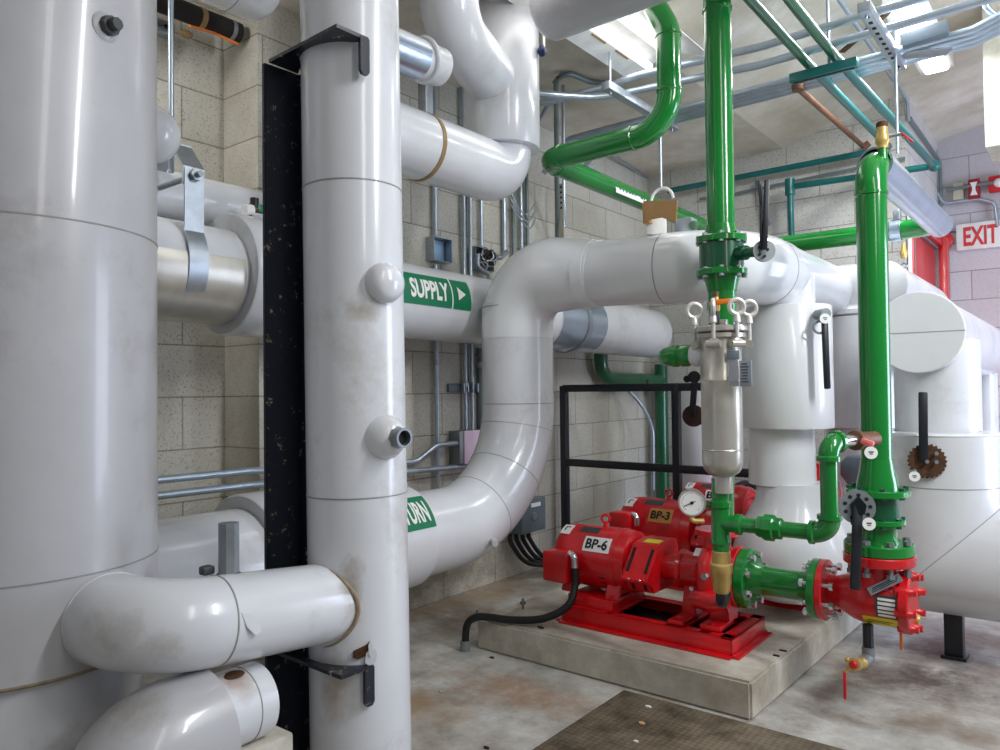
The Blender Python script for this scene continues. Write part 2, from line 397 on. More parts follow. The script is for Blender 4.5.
# exit door in the return of the recess: leaf, stops and red frame
dr = thing('door_1', (-.85, 5.55, 0), 'red painted steel door and frame left of the exit sign', 'door')
dr['kind'] = 'structure'
MB().box((-.842, 5.45, .99), (.012, .84, 1.93), .003).build('door_leaf', 'doorred', dr)
mb = MB(); mb.box((-.832, 5.03, 1.0), (.03, .012, 1.96)); mb.box((-.832, 5.87, 1.0), (.03, .012, 1.96)); mb.box((-.832, 5.45, 1.965), (.03, .85, .014))
mb.build('door_stop', 'galvd', dr)
mb = MB(); mb.box((-.81, 5.94, 1.02), (.08, .13, 2.04), .004); mb.box((-.82, 5.45, 2.005), (.06, .9, .06), .004); mb.box((-.835, 5.0, 1.0), (.03, .03, 2.0), .003)
mb.build('door_frame', 'doorred', dr)
tag(MB().bar((-.845, 4.985, 0), (-.845, 4.985, 2.1), .03, .03, .004, up=(0, 1, 0)).build('corner_guard', 'white'),
    'white strip on the wall corner beside the red door', 'corner guard')

# the concrete pad the pumps stand on, and the steel cover set in the floor
mb = MB(); mb.prism([(-1.955, 2.30, 0), (-.85, 2.30, 0), (-.78, 4.5, 0), (-1.955, 4.5, 0)], (0, 0, .12), .008)
tag(mb.build('equipment_pad', 'pad'), 'raised grey concrete pad under the red pumps', 'pad')
tag(MB().box((onz(0, 624, 692).x+.6, onz(0, 624, 692).y-.45, .003), (1.2, .9, .010), .002).build('floor_cover', 'plate'),
    'rust brown diamond plate steel cover set in the floor in front of the pad', 'floor cover')

# ================================================================== foreground: two white risers and their cross pipe
R1 = .262
th = thing('header_riser', (-1.75, .60, 0), 'very large pale grey vertical pipe at the left edge of the picture', 'pipe')
MB().cyl((-1.75, .60, .515), (-1.75, .60, 2.58), R1, n=72).build('pipe_run', 'pvc_old', th)
seam(th, (-1.75, .60, 1.357), (0, 0, 1), R1); seam(th, (-1.75, .60, .692), (0, 0, 1), R1)
MB().lathe((-1.75, .60, .508), (0, 0, 1), [(0, R1-.03), (0, R1-.004), (.004, R1+.0005), (.008, R1+.0005), (.008, R1-.02)], 64, False).build('grimy_rim', 'caulk', th)
MB().lathe((-1.75, .60, 0), (0, 0, 1), [(0, .20), (.30, .215), (.45, .238), (.515, .24)], 64).build('lower_body', 'pvc', th)
def oncyl(c, r, px, py):
    """where this sight line first meets an upright cylinder, with the outward direction there"""
    d = FW + RT*((px-500)/FOC) + UP*((375-py)/FOC)
    o = CAM-V(c); a = d.x**2+d.y**2; b = 2*(o.x*d.x+o.y*d.y); k = o.x**2+o.y**2-r**2
    q = CAM+d*((-b-math.sqrt(max(b*b-4*a*k, 0)))/(2*a)); return q, V((q.x-c[0], q.y-c[1], 0)).normalized()
q, d = oncyl((-1.75, .60, 0), R1, 106, 27)
mb = MB(); mb.cyl(q-d*.01, q+d*.018, .019, n=8); mb.cyl(q+d*.016, q+d*.034, .012, n=8); mb.build('drain_plug', 'dgrey', th)
MB().lathe(q-d*.012, d, [(0, .030), (.012, .029), (.017, .022)], 24).build('plug_collar', 'pvc_old', th)

th = thing('elbow_fitting', (-1.33, .62, 0), 'large dull white lagged elbow at the bottom left below the cross pipe', 'pipe')
mb = MB(); mb.tube(fillet([(-1.335, .62, 0), (-1.335, .62, .390), (-1.34, .78, .402)], .08), .108, 48); mb.build('elbow_body', 'pvc_old', th)
th = thing('stub_pipe', (-1.35, .85, .3), 'short white pipe end with a rust patch below the cross pipe', 'pipe')
mb = MB(); mb.tube([(-1.342, .70, .413), (-1.352, .895, .407)], .073, 44); mb.build('pipe_end', 'pvc', th)
MB().lathe((-1.35, .855, .408), (-.01, .235, -.006), [(0, .0715), (0, .0740), (.002, .0740), (.002, .0715)], 44, False).build('jacket_seam', 'seam', th)
mb = MB(); mb.sph((-1.335, .83, .479), .020, (1.1, 1.2, .18)); mb.build('rust_patch', 'rust', th)
tag(MB().box((-1.345, .88, .17), (.11, .12, .34), .006).build('pipe_stand', 'pad'), 'grimy white block under the rusty pipe end', 'stand')

th = thing('cross_pipe', (-1.35, .9, .45), 'white cross pipe joining the large left riser to the slimmer riser', 'pipe')
A0 = V((-1.54, .665, .602)); A1 = V((-1.35, .665, .602)); A2 = V((-1.35, 1.165, .553))
mb = MB(); mb.tube(fillet([A0, A1, A2], .12, 14), .0855, 48); mb.build('pipe_run', 'pvc', th)
seam(th, A1.lerp(A2, .27), A2-A1, .0855)
MB().lathe(A0+V((.045, 0, 0)), (1, 0, 0), [(-.012, .0855), (-.012, .0872), (.012, .0872), (.012, .0855)], 48, False).build('end_collar', 'pvc', th)
mb = MB(); q = A1.lerp(A2, .285); mb.prism([q+V((.080, -.0, .028)), q+V((.084, .018, .022)), q+V((.092, .034, -.002)), q+V((.094, .034, -.014)), q+V((.092, .022, -.018)), q+V((.087, .008, .0))], (.0022, 0, 0), .0008)
mb.build('peeled_tape', 'pvc_clean', th)
q = A1.lerp(A2, .36)+V((-.02, 0, .08))
mb = MB(); mb.cyl(q, q+V((0, 0, .105)), .0205, n=8); mb.build('thermowell', 'galvd', th)
MB().lathe(q+V((0, 0, -.004)), (0, 0, 1), [(0, .03), (.006, .026), (.010, .02)], 20).build('rust_ring', 'rust', th)
MB().box(q+V((-.022, -.035, .014)), (.022, .026, .018), .005).build('stub_cap', 'dgrey', th)

P2 = V((-1.362, 1.165, 0)); RP2 = .115
th = thing('vertical_riser', P2, 'slimmer white vertical pipe in front with a cap and an open nozzle', 'pipe')
MB().cyl(P2+V((.020, 0, .0)), P2+V((-.011, 0, 2.58)), RP2, n=64).build('pipe_run', 'pvc', th)
for zz in (1.50, .795): seam(th, P2+V((.020-.012*zz, 0, zz)), (-.012, 0, 1), RP2)
def onp2(px, py, lean=.008):
    """a point on the riser's surface seen at this spot, with its outward direction"""
    d = FW + RT*((px-500)/FOC) + UP*((375-py)/FOC)
    P = P2+V((lean, 0, 0)); o = CAM-P; a = d.x**2+d.y**2; b = 2*(o.x*d.x+o.y*d.y); c = o.x**2+o.y**2-RP2**2
    disc = b*b-4*a*c; t = (-b-math.sqrt(max(disc, 0)))/(2*a); q = CAM+d*t
    return q, V((q.x-P.x, q.y-P.y, 0)).normalized()
q, n_ = onp2(384, 283, .005)
MB().lathe(q-n_*.01, n_, [(0, .046), (.02, .046), (.032, .041), (.042, .028), (.046, .001)], 32).build('blank_cap', 'pvc', th)
q, n_ = onp2(387, 437, .009)
noz = MB().lathe(q-n_*.012, n_, [(0, .052), (.02, .048), (.04, .035), (.05, .022)], 32).build('nozzle_cover', 'pvc', th)
mb = MB(); mb.cyl(q+n_*.030, q+n_*.045, .0245, n=8); mb.lathe(q+n_*.04, n_, [(0, .022), (.022, .022), (.022, .0165), (.005, .0165)], 24, False); mb.build('nozzle_pipe', 'galvd', th)
MB().disc(q+n_*.046, n_, .0168, .004).build('nozzle_bore', 'cavity', th)
q, n_ = onp2(363, 652, .0155)
sd = V((-n_.y, n_.x, 0))
mb = MB()
mb.prism([q-n_*.002+sd*a+V((0, 0, b)) for a, b in ((-.022, -.010), (-.020, .004), (-.010, .008), (.006, .014), (.016, .022), (.018, .006), (.006, -.008), (-.010, -.014))], n_*.005)
mb.build('torn_hole', 'rust', th)
mb = MB(); mb.prism([q+n_*.001+sd*a+V((0, 0, b)) for a, b in ((.004, -.022), (.006, -.002), (.016, .008), (.024, .008), (.030, -.006), (.026, -.024), (.014, -.030))], n_*.005)
mb.prism([q+n_*.005+sd*a+V((0, 0, b)) for a, b in ((.012, -.004), (.011, .016), (.015, .024), (.020, .014), (.020, -.004), (.016, -.010))], n_*.004)
mb.build('torn_flap', 'pvc', th)
mb = MB(); cpx = P2.x+.0135; pts = []
for k in range(29):
    t = math.radians(-78+165*k/28); xx = A2.x+.088*math.cos(t); pts.append(V((xx, P2.y-math.sqrt(max(RP2**2-(xx-cpx)**2, 1e-6))-.001, .559+.088*math.sin(t))))
mb.tube(pts, [.0012+.0042*math.sin(PI*k/28) for k in range(29)], 8); mb.build('caulk_joint', 'caulk', th)

# black steel angle with the two brackets that clasp the riser
th = thing('steel_column', (-1.50, 1.08, 0), 'scuffed black steel angle column behind the slimmer white riser', 'column')
mb = MB(); mb.prism([(-1.512, 1.022, 0), (-1.50, 1.022, 0), (-1.50, 1.118, 0), (-1.478, 1.118, 0), (-1.478, 1.13, 0), (-1.512, 1.13, 0)], (0, 0, 1.80), .002)
mb.build('angle', 'post', th)
for zz in (1.803, .430):
    mb = MB(); xr = -1.243
    inner = []
    for k in range(13):
        a = math.radians(-38-104*k/12); inner.append(V((P2.x+.118*math.cos(a), P2.y+.118*math.sin(a), zz)))
    mb.prism([V((-1.50, 1.034, zz)), V((xr, 1.024, zz)), V((xr+.004, 1.11, zz)), V((xr-.01, 1.11, zz))]+inner+[V((-1.50, 1.116, zz))], (0, 0, .008))
    mb.prism([V((xr-.003, 1.086, zz+.004)), V((xr-.003, 1.112, zz+.004)), V((xr-.003, 1.112, zz-.07)), V((xr-.003, 1.106, zz-.078)), V((xr-.003, 1.092, zz-.078)), V((xr-.003, 1.086, zz-.07))], (.008, 0, 0))
    mb.build('bracket', 'post', th)

# ================================================================== white mains along the left wall
def ptube(pts, r, parent, name, mat='pvc', n=44): return MB().tube(pts, r, n).build(name, mat, parent)
WX, WZ, WR = -2.27, 1.428, .156
th = thing('supply_main', (WX, 2.9, WZ-WR), 'long white main on the left wall with green SUPPLY label', 'pipe')
ptube([(WX, .5, WZ), (WX, 4.45, 1.385)], WR, th, 'pipe_run')
MB().lathe((WX, 1.385, WZ), (0, 1, 0), [(0, WR-.01), (0, .2), (.008, .205), (.16, .205), (.168, .2), (.168, WR-.01)], 56, False).build('insulation_collar', 'pvc', th)
mb = MB(); mb.lathe((WX, .75, WZ-.006), (0, 1, -.0109), [(0, WR-.001), (0, WR+.004), (.62, WR+.004), (.62, WR-.001)], 56, False)
bm = mb.bm                                            # keep only the lower half of the sleeve
bmesh.ops.bisect_plane(bm, geom=bm.verts[:]+bm.edges[:]+bm.faces[:], plane_co=(WX, 0, WZ+.028), plane_no=(.0, 0, 1), clear_outer=True)
mb.build('metal_saddle', 'ss', th)
ax = V((0, 1, -.0109)).normalized()
yS = onx(WX+WR, 440, 290).y; cS = V((WX, yS, WZ-.0109*(yS-.5)))
yL, yRr = onx(WX+.13, 396, 290).y, onx(WX+.13, 466.5, 293).y
T0, T1 = math.radians(-12), math.radians(37)
MB().patch(V((WX, 0, WZ+.0054)), (0, 1, -.0109), WR+.001, yL, yRr, -T1+0, -T0, (1, 0, 0)).build('pipe_label', 'lgreen', th)
lab = [o for o in th.children if o.name.startswith('pipe_label')][0]
def wrapW(c, x, z, r):
    def fn(u, v):
        a = math.radians(c[1])+v/r
        return (x+r*math.cos(a), c[0]+u, z-.0109*(c[0]+u-.5)+r*math.sin(a))
    return fn
yT0, yT1 = onx(WX+.13, 406, 290).y, onx(WX+.13, 444.5, 293).y
text_part('lettering', 'SUPPLY', .083, 'label', lab, wrapW(((yT0+yT1)/2, 12.5), WX, WZ, WR+.0035), yT1-yT0, .034, 8)
yv = onx(WX+.13, 448, 292).y; ya, yb = onx(WX+.13, 453.5, 292).y, onx(WX+.13, 461, 292).y
mb = MB(); fa = wrapW((yv, 12.5), WX, WZ, WR+.0055)
mb.patch(V((WX, 0, WZ+.0054)), (0, 1, -.0109), WR+.0022, yv-.003, yv+.003, -T1, -T0, (1, 0, 0), 10, .0004)
g = [mb.bm.verts.new(V(fa(u-yv, v))) for u, v in ((ya, -.03), (yb, 0), (ya, .03), (ya, 0))]; mb.bm.faces.new((g[0], g[1], g[3])); mb.bm.faces.new((g[3], g[1], g[2]))
mb.build('arrow', 'label', lab)
yq0, yq1 = onx(WX+.12, 558, 330).y, onx(WX+.12, 602, 335).y
MB().patch(V((WX, 0, WZ+.0054)), (0, 1, -.0109), WR+.002, yq0, yq1, math.radians(-75), math.radians(80), (1, 0, 0), 20, .003).build('saddle_plate', 'alu', th)
MB().patch(V((WX, 0, WZ+.0054)), (0, 1, -.0109), WR+.006, yq1-.20, yq1-.165, math.radians(-90), math.radians(110), (1, 0, 0), 20, .004).build('hanger_strap', 'galv', th)

# clevis hanger on the supply main
th = thing('pipe_hanger', (WX, 1.24, WZ), 'bolted clevis hanger with steel rod around the metal sleeved main', 'hanger')
y_ = 1.205; w_ = .062
mb = MB(); mb.patch((WX, 0, WZ), (0, 1, 0), WR+.005, y_-w_/2, y_+w_/2, math.radians(-35), math.radians(215), (1, 0, 0), 28, .005)
for sx in (1, -1):
    a = math.radians(35); p0 = V((WX+sx*(WR+.008)*math.cos(a), y_, WZ+(WR+.008)*math.sin(a))); p1 = V((WX+sx*.135, y_, WZ+.285))
    mb.bar(p0, p1, w_, .006, up=V((sx*1, 0, .12)))
mb.build('clevis_strap', 'galv', th)
mb = MB()
mb.bar((WX+.133, y_, WZ+.29), (WX+.128, y_, WZ+.235), w_*1.1, .006, up=(1, 0, 0))
mb.bar((WX-.133, y_, WZ+.29), (WX-.128, y_, WZ+.235), w_*1.1, .006, up=(1, 0, 0))
mb.bar((WX+.134, y_, WZ+.288), (WX+.055, y_, WZ+.375), w_*1.1, .006, up=(1, 0, 1)); mb.bar((WX-.134, y_, WZ+.288), (WX-.055, y_, WZ+.375), w_*1.1, .006, up=(-1, 0, 1))
mb.bar((WX-.06, y_, WZ+.375), (WX+.06, y_, WZ+.375), w_*1.1, .006)
mb.build('yoke', 'galv', th)
mb = MB(); mb.cyl((WX-.19, y_, WZ+.265), (WX+.175, y_, WZ+.265), .009, n=12)
mb.build('cross_bolt', 'galvd', th)
MB().cyl((WX+.14, y_, WZ+.265), (WX+.156, y_, WZ+.265), .019, n=6).build('nut', 'galv', th)
MB().cyl((WX, y_, WZ+.30), (WX, y_, 2.59), .0085, n=12).build('hanger_rod', 'conduit', th)

WX2, WZ2, WR2 = -2.0, .50, .178
th = thing('return_main', (WX2, 1.5, WZ2-WR2), 'thick white main low on the left with green RETURN label', 'pipe')
ptube([(WX2, .9, WZ2), (WX2, 1.935, WZ2)], WR2+.008, th, 'pipe_run')
MB().lathe((WX2, 1.275, WZ2), (0, 1, 0), [(0, WR2-.01), (0, .222), (.008, .228), (.3, .228), (.308, .222), (.308, WR2-.01)], 56, False).build('insulation_collar', 'pvc', th)
MB().patch((WX2, 0, WZ2), (0, 1, 0), WR2+.009, (onx(-1.87, 437, 505).y-.055)-.27, (onx(-1.87, 437, 505).y-.055), -math.radians(56), -math.radians(17), (1, 0, 0)).build('pipe_label', 'lgreen', th)
lab = [o for o in th.children if o.name.startswith('pipe_label')][0]
text_part('lettering', 'RETURN', .078, 'label', lab, lambda u, v: (WX2+(WR2+.0115)*math.cos(math.radians(36)+v/WR2), (onx(-1.87, 437, 505).y-.055)-.104+u, WZ2+(WR2+.0115)*math.sin(math.radians(36)+v/WR2)), .17, .03, 8)

# the big header: return elbow up, riser, bend, run over the pumps, bend away
th = thing('loop_header', (-1.99, 2.6, 0), 'large glossy white pipe looping up from the return main and over the pumps', 'pipe')
HX, HY = -1.962, 2.6
pa = fillet([(HX-.01, 1.92, WZ2), (HX, HY, WZ2), (HX, HY, .98)], .47, 14)
ptube(pa, .155, th, 'lower_elbow', n=56)
for k in (4, 8, 12): seam(th, pa[k+1], pa[k+2]-pa[k], .155, .002)
ptube([(HX, HY, .97), (HX, HY, 1.40)], .1545, th, 'riser_section', n=56)
seam(th, (HX, HY, .972), (0, 0, 1), .155); seam(th, (HX, HY, 1.385), (0, 0, 1), .156)
pb = fillet([(HX, HY, 1.385), (HX, HY, 1.515), (-1.73, HY, 1.515)], .205, 12)
pb = fillet([(HX, HY, 1.25), (HX, HY, 1.518), (-1.68, HY, 1.505), (-1.54, HY, 1.492)], [.2, .0], 12)
rr = [.156]*(len(pb)-2)+[.148, .133]
MB().tube(pb, rr, 56).build('upper_elbow', 'pvc_clean', th)
ptube([(-1.56, HY, 1.492), (-1.25, HY, 1.48)], .131, th, 'overhead_run', 'pvc_clean', 56)
MB().lathe((-1.60, HY, 1.494), (1, 0, 0), [(0, .138), (0, .142), (.05, .136), (.05, .131)], 56, False).build('end_flap', 'pvc_clean', th)
pc = fillet([(-1.27, HY, 1.48), (-.985, HY, 1.475), (-.985, 2.98, 1.475)], .27, 14)
ptube(pc, .133, th, 'turning_elbow', 'pvc_clean', 56)
seam(th, pc[1], pc[2]-pc[1], .133); seam(th, pc[-2], (0, 1, 0), .133)
MB().tube([(-.985, 2.93, 1.475), (-.985, 3.80, 1.475), (-.76, 3.80, 1.475), (-.76, 4.9, 1.475)], .128, 56).build('mitred_run', 'pvc', th)
MB().cyl((HX+.145, 2.24, .45), (HX+.175, 2.215, .45), .016, .012, 12).build('jacket_plug', 'pvc_old', th)

# pipe between wall and supply main, with its capped end
th = thing('wall_pipe', (-2.43, 1.2, 1.65), 'narrower white pipe running above the supply main near the block wall', 'pipe')
ptube(fillet([(-2.425, .4, 1.695), (-2.425, 1.95, 1.695), (-2.425, 1.95, 2.58)], .13), .084, th, 'pipe_run')
th = thing('domed_end', (-2.5, 1.30, 1.8), 'round white dome end of a pipe behind the large left riser', 'pipe')
mb = MB(); c = CAM+(FW+RT*((150-500)/FOC)+UP*((375-134)/FOC))*2.15
mb.tube([c+V((-.0, -.5, 0)), c], .082, 32); mb.sph(c, .082, n=32); mb.build('dome', 'pvc_clean', th)
th = thing('small_valve', (-2.2, 1.62, 1.61), 'small corroded green and copper valve on top of the supply main collar', 'valve')
c = onx(-2.24, 257, 209)
mb = MB(); mb.cyl(c+V((0, -.05, -.012)), c+V((0, -.02, -.008)), .02, n=16); mb.build('tag', 'white', th)
mb = MB(); mb.cyl(c+V((0, -.03, .0)), c+V((0, .02, .0)), .014, n=10); mb.cyl(c+V((0, -.03, 0)), c+V((0, -.03, -.05)), .011, n=10); mb.build('body', 'copper', th)
MB().box(c+V((0, .01, .002)), (.03, .03, .026), .004).build('lever', 'lgreen', th)
MB().cyl(c+V((0, -.01, .0)), c+V((0, -.01, .035)), .015, n=10).build('cap', 'rubber', th)

# overhead at the upper left: insulated black tube, big duct end
th = thing('black_hose', (-2.6, 1.4, 2.3), 'black foam covered pipe with yellow band below the ceiling at upper left', 'pipe')
a, b = onx(-2.62, 150, -2), onx(-2.62, 239, 33)
ptube([a+(a-b)*1.0, b], .037, th, 'foam_cover', 'foam', 24)
q = a.lerp(b, .52); MB().lathe(q, b-a, [(0, .039), (.02, .039)], 24).build('band', 'lagging', th)
q = a.lerp(b, .88); MB().lathe(q, b-a, [(0, .0385), (.016, .0385)], 24).build('clip', 'galvd', th)
tag(MB().tube(fillet([onx(-2.58, 190, 26), onx(-2.58, 214, 33), onx(-2.58, 238, 44)], .05), .005, 8).build('orange_wire', 'orange'), 'thin orange wire hanging under the black foam pipe', 'wire')
th = thing('wall_strut', (-2.7, 1.2, 2.2), 'short perforated steel strut on the block wall at upper left', 'bracket')
c = onx(-2.73, 163, 29); MB().box(c, (.05, .07, .05), .004).build('channel', 'galv', th)
MB().cyl(c+V((.025, 0, 0)), c+V((.03, 0, 0)), .008, n=10).build('slot', 'cavity', th)
tag(MB().sph(onx(-2.66, 186, 34), .018, (1, 1.5, .8)).build('foam_blob', 'lagging'), 'lump of yellow foam stuck on the wall by the black hose', 'foam')
th = thing('duct_end', (-2.3, 1.3, 2.35), 'rounded end of a large white pipe under the ceiling at upper left', 'pipe')
mb = MB(); mb.tube([(-2.27, .4, 2.445), (-2.27, 1.48, 2.445)], .115, 48); mb.sph((-2.27, 1.48, 2.445), .115, n=40); mb.build('dome', 'pvc', th)
seam(th, (-2.27, 1.41, 2.445), (0, 1, 0), .115)

# overhead at the centre: valve body and its bends
th = thing('overhead_main', (-1.85, 2.33, 1.8), 'fat white lagged drum with a pipe elbowing in at its foot', 'pipe')
MVX, MVY = -1.835, 2.345
MB().lathe((MVX, MVY, 1.985), (0, 0, 1), [(0, .11), (0, .148), (.008, .152), (.535, .152), (.545, .146), (.545, .05)], 56, False).build('valve_drum', 'pvc', th)
MB().cyl((MVX, MVY, 2.5), (MVX, MVY, 2.58), .06, n=24).build('blue_neck', 'blue', th)
MB().disc((MVX, MVY, 2.545), (0, 0, 1), .11, .024, 32).build('blue_flange', 'blue', th)
pt = fillet([(MVX, 1.62, 1.885), (MVX, MVY, 1.885), (MVX, MVY, 2.0)], .10, 12)
ptube(pt, .116, th, 'elbow_pipe', n=48)
cE = CAM+(FW+RT*((449-500)/FOC)+UP*((375-20)/FOC))*2.58
pq = fillet([(cE.x, cE.y, 2.58), (cE.x, cE.y, 2.28), (MVX, MVY, 2.225)], .12, 12)
ptube(pq, .102, th, 'branch_elbow', n=48)
MB().ring((cE.x, cE.y-.128, 2.122), (0, .9, .25), .066, .010, 40, 10).build('branch_collar', 'pvc', th)
qx = onx(MVX+.03, 434, 116)
MB().box((MVX-.01, qx.y, 2.065), (.04, .04, .13), .004).build('thermowell', 'galvd', th)
MB().lathe((MVX-.01, qx.y, 1.995), (0, 0, 1), [(0, .036), (.012, .03), (.02, .018)], 16).build('rust_ring', 'rust', th)
y_ = onx(MVX+.1, 440, 150).y
MB().lathe((MVX, y_, 1.885), (0, 1, 0), [(0, .1165), (0, .1185), (.018, .1185), (.018, .1165)], 48, False).build('tag_strap', 'lagging', th)
q = onx(MVX+.06, 433, 127); dd = V((.55, -.55, .62)).normalized()
tagdisc(th, q+dd*.018, dd, .027, .004)
th = thing('sleeved_pipe', (-1.79, 1.5, 2.0), 'metal sleeved white pipe below the ceiling behind the slimmer riser', 'pipe')
ptube([(cE.x, 1.45, 2.105), (cE.x, cE.y-.05, 2.124)], .062, th, 'pipe_run', 'pvc')
mb = MB(); mb.lathe((cE.x, 1.5, 2.107), (0, 1, .047), [(0, .062), (0, .0655), (.25, .0655), (.25, .062)], 48, False)
bm = mb.bm; bmesh.ops.bisect_plane(bm, geom=bm.verts[:]+bm.edges[:]+bm.faces[:], plane_co=(0, 1.5, 2.122), plane_no=(0, -.047, 1), clear_outer=True)
mb.build('metal_saddle', 'alu', th)
th = thing('ceiling_main', (-1.3, 2.25, 2.2), 'wide grey white pipe cut by the top edge above the green pipes', 'pipe')
cmz = ony(2.25, 575, 31).z+.118
ptube([(-1.525, 2.25, cmz), (-.3, 2.25, cmz)], .115, th, 'pipe_run', 'pvc_old', 56)
MB().sph((-1.525, 2.25, cmz), .115, (.5, 1, 1), 40).build('rounded_end', 'pvc_old', th)
q = ony(2.4, 544, 50); th = thing('blue_valve', q, 'small dark blue fitting hanging right of the fat white drum', 'valve')
MB().sph(q+V((-.01, 0, 0)), .017, (1, 1, 1.4)).build('knob', 'blue', th)
MB().cyl(q, q+V((0, 0, .30)), .005, n=8).build('stem', 'white', th)

# ================================================================== white lagged vessels on the right
VX = -.967
th = thing('lagged_vessel', (-.95, 3.07, 0), 'white lagged valve drum and pump casing behind the stainless strainer', 'pump casing')
MB().cyl((VX, 3.07, 1.3), (VX, 3.07, 1.47), .112, n=48).build('neck', 'pvc_clean', th)
MB().lathe((VX, 3.07, .868), (0, 0, 1), [(0, .10), (0, .172), (.004, .174), (.475, .172), (.48, .168), (.485, .1)], 64, False).build('valve_drum', 'pvc_clean', th)
MB().lathe((-.992, 3.07, 0), (0, 0, 1), [(.64, .09), (.643, .129), (.87, .125)], 56, False).build('middle_sleeve', 'pvc_clean', th)
MB().lathe((-.96, 3.07, 0), (0, 0, 1), [(.20, .08), (.205, .15), (.24, .20), (.30, .222), (.38, .226), (.45, .205), (.52, .168), (.58, .138), (.65, .126)], 56).build('casing_bell', 'pvc', th)
MB().lathe((-.70, 3.22, 0), (0, 0, 1), [(.22, .05), (.23, .12), (.30, .165), (.40, .168), (.50, .135), (.57, .07), (.58, .01)], 48).build('side_bell', 'pvc', th)
def lever_arm(name, c, d, L, mat='black', w=.024, label=None, cat='valve handle', plate=None, tagp=None, end=None):
    th_ = thing(name, c, label, cat)
    MB().bar(c, V(c)+V(d)*L, w, .016, .006, up=(.62, -.78, 0)).build('grip', mat, th_)
    return th_
c = V((-.785, 2.935, 1.30)); th = lever_arm('valve_lever', c+V((.005, -.01, -.02)), V((.02, -.0, -1)), .26, label='black lever hanging against the white drum, with round tag at its top', cat='valve lever')
tagdisc(th, c+V((.01, -.022, -.02)), (.55, -.8, .1), .019, .004)
mb = MB(); mb.cyl(c+V((-.03, .03, 0)), c+V((.012, -.012, 0)), .02, n=14); mb.ring(c+V((-.012, -.012, -.05)), (.6, -.8, 0), .022, .005, 20, 6); mb.build('hub', 'galvd', th)

th = thing('second_vessel', (-.86, 3.82, 0), 'white lagged drum half hidden behind the tall green riser', 'pump casing')
MB().lathe((-.86, 3.82, .84), (0, 0, 1), [(0, .1), (0, .174), (.51, .174), (.52, .1)], 64, False).build('valve_drum', 'pvc', th)
MB().lathe((-.90, 3.82, 0), (0, 0, 1), [(.0, .16), (.2, .2), (.34, .19), (.5, .14), (.62, .118), (.85, .118)], 48).build('casing_bell', 'pvc', th)
MB().lathe((-.86, 3.82, 1.33), (0, 0, 1), [(0, .09), (.03, .175), (.05, .175), (.08, .12), (.12, .12)], 48, False).build('shoulder', 'pvc', th)
th = thing('red_volute', (-1.0, 3.62, .5), 'dark red pump casing part seen between white drum and green pipe', 'pump casing')
c = ony(3.46, 822, 488); MB().lathe(c, (0, 0, 1), [(-.13, .02), (-.09, .05), (-.02, .085), (.03, .075), (.08, .05), (.11, .048)], 32).build('casing', 'red', th)
mb = MB(); mb.lathe((-.78, 3.45, .60), (0, 0, 1), [(0, .05), (.05, .085), (.10, .085), (.13, .06)], 24); mb.build('valve_body', 'greybox', th)

V3 = V((-.482, 3.31, 0))
th = thing('capped_main', (-.53, 3.4, 1.08), 'large white pipe with flat round end cap below the exit sign', 'pipe')
DX, DZ = -.513, 1.228
ptube([(DX, 3.19, DZ), (DX, 5.4, DZ)], .148, th, 'pipe_run', 'pvc', 56)
MB().disc((DX, 3.18, DZ), (0, 1, 0), .153, .03, 64, .004).build('end_cap', 'pvc_clean', th)
MB().box((DX, 3.1645, DZ), (.304, .0015, .0022)).build('cap_joint', 'seam', th)
MB().cyl(V3+V((0, .035, .85)), V3+V((0, .035, 1.2)), .148, n=56).build('drop_leg', 'pvc', th)
th = thing('rear_drop', (-.53, 4.55, 0), 'white vertical pipe at the right edge behind the capped main', 'pipe')
MB().cyl((DX, onx(DX, 984, 390).y, 0), (DX, onx(DX, 984, 390).y, 1.2), .07, n=40).build('pipe_run', 'pvc', th)
th = thing('suction_main', V3, 'biggest white lagged pipe at lower right, turning to the right edge', 'pipe')
MB().tube([V3+V((0, 0, .845)), V3+V((0, 0, .375)), V3+V((1.2, 0, .375))], .212, 64).build('mitred_elbow', 'pvc', th)
MB().lathe(V3+V((0, 0, .84)), (0, 0, 1), [(0, .212), (.006, .215), (.012, .209), (.014, .15)], 64, False).build('top_lip', 'pvc_clean', th)
seam(th, V3+V((0, 0, .655)), (0, 0, 1), .212)
cc = V3+V((0, 0, .375)); MB().tube([cc+V((1, 0, 1)).normalized()*(.2127*1.41421*math.cos(2*PI*k/64))+V((0, 1, 0))*(.2127*math.sin(2*PI*k/64)) for k in range(65)], .0013, 6, False).build('mitre_seam', 'seam', th)
th = thing('pipe_support', (-.44, 3.30, 0), 'black steel leg under the big white pipe at lower right', 'support')
lx, ly = onz(0, 955, 657).x, onz(0, 955, 657).y
mb = MB(); mb.box((lx, ly, .09), (.062, .062, .18), .003); mb.box((lx, ly, .176), (.34, .06, .012)); mb.build('leg', 'black', th)
MB().box((lx, ly, .006), (.085, .085, .012), .002).build('foot_plate', 'black', th)

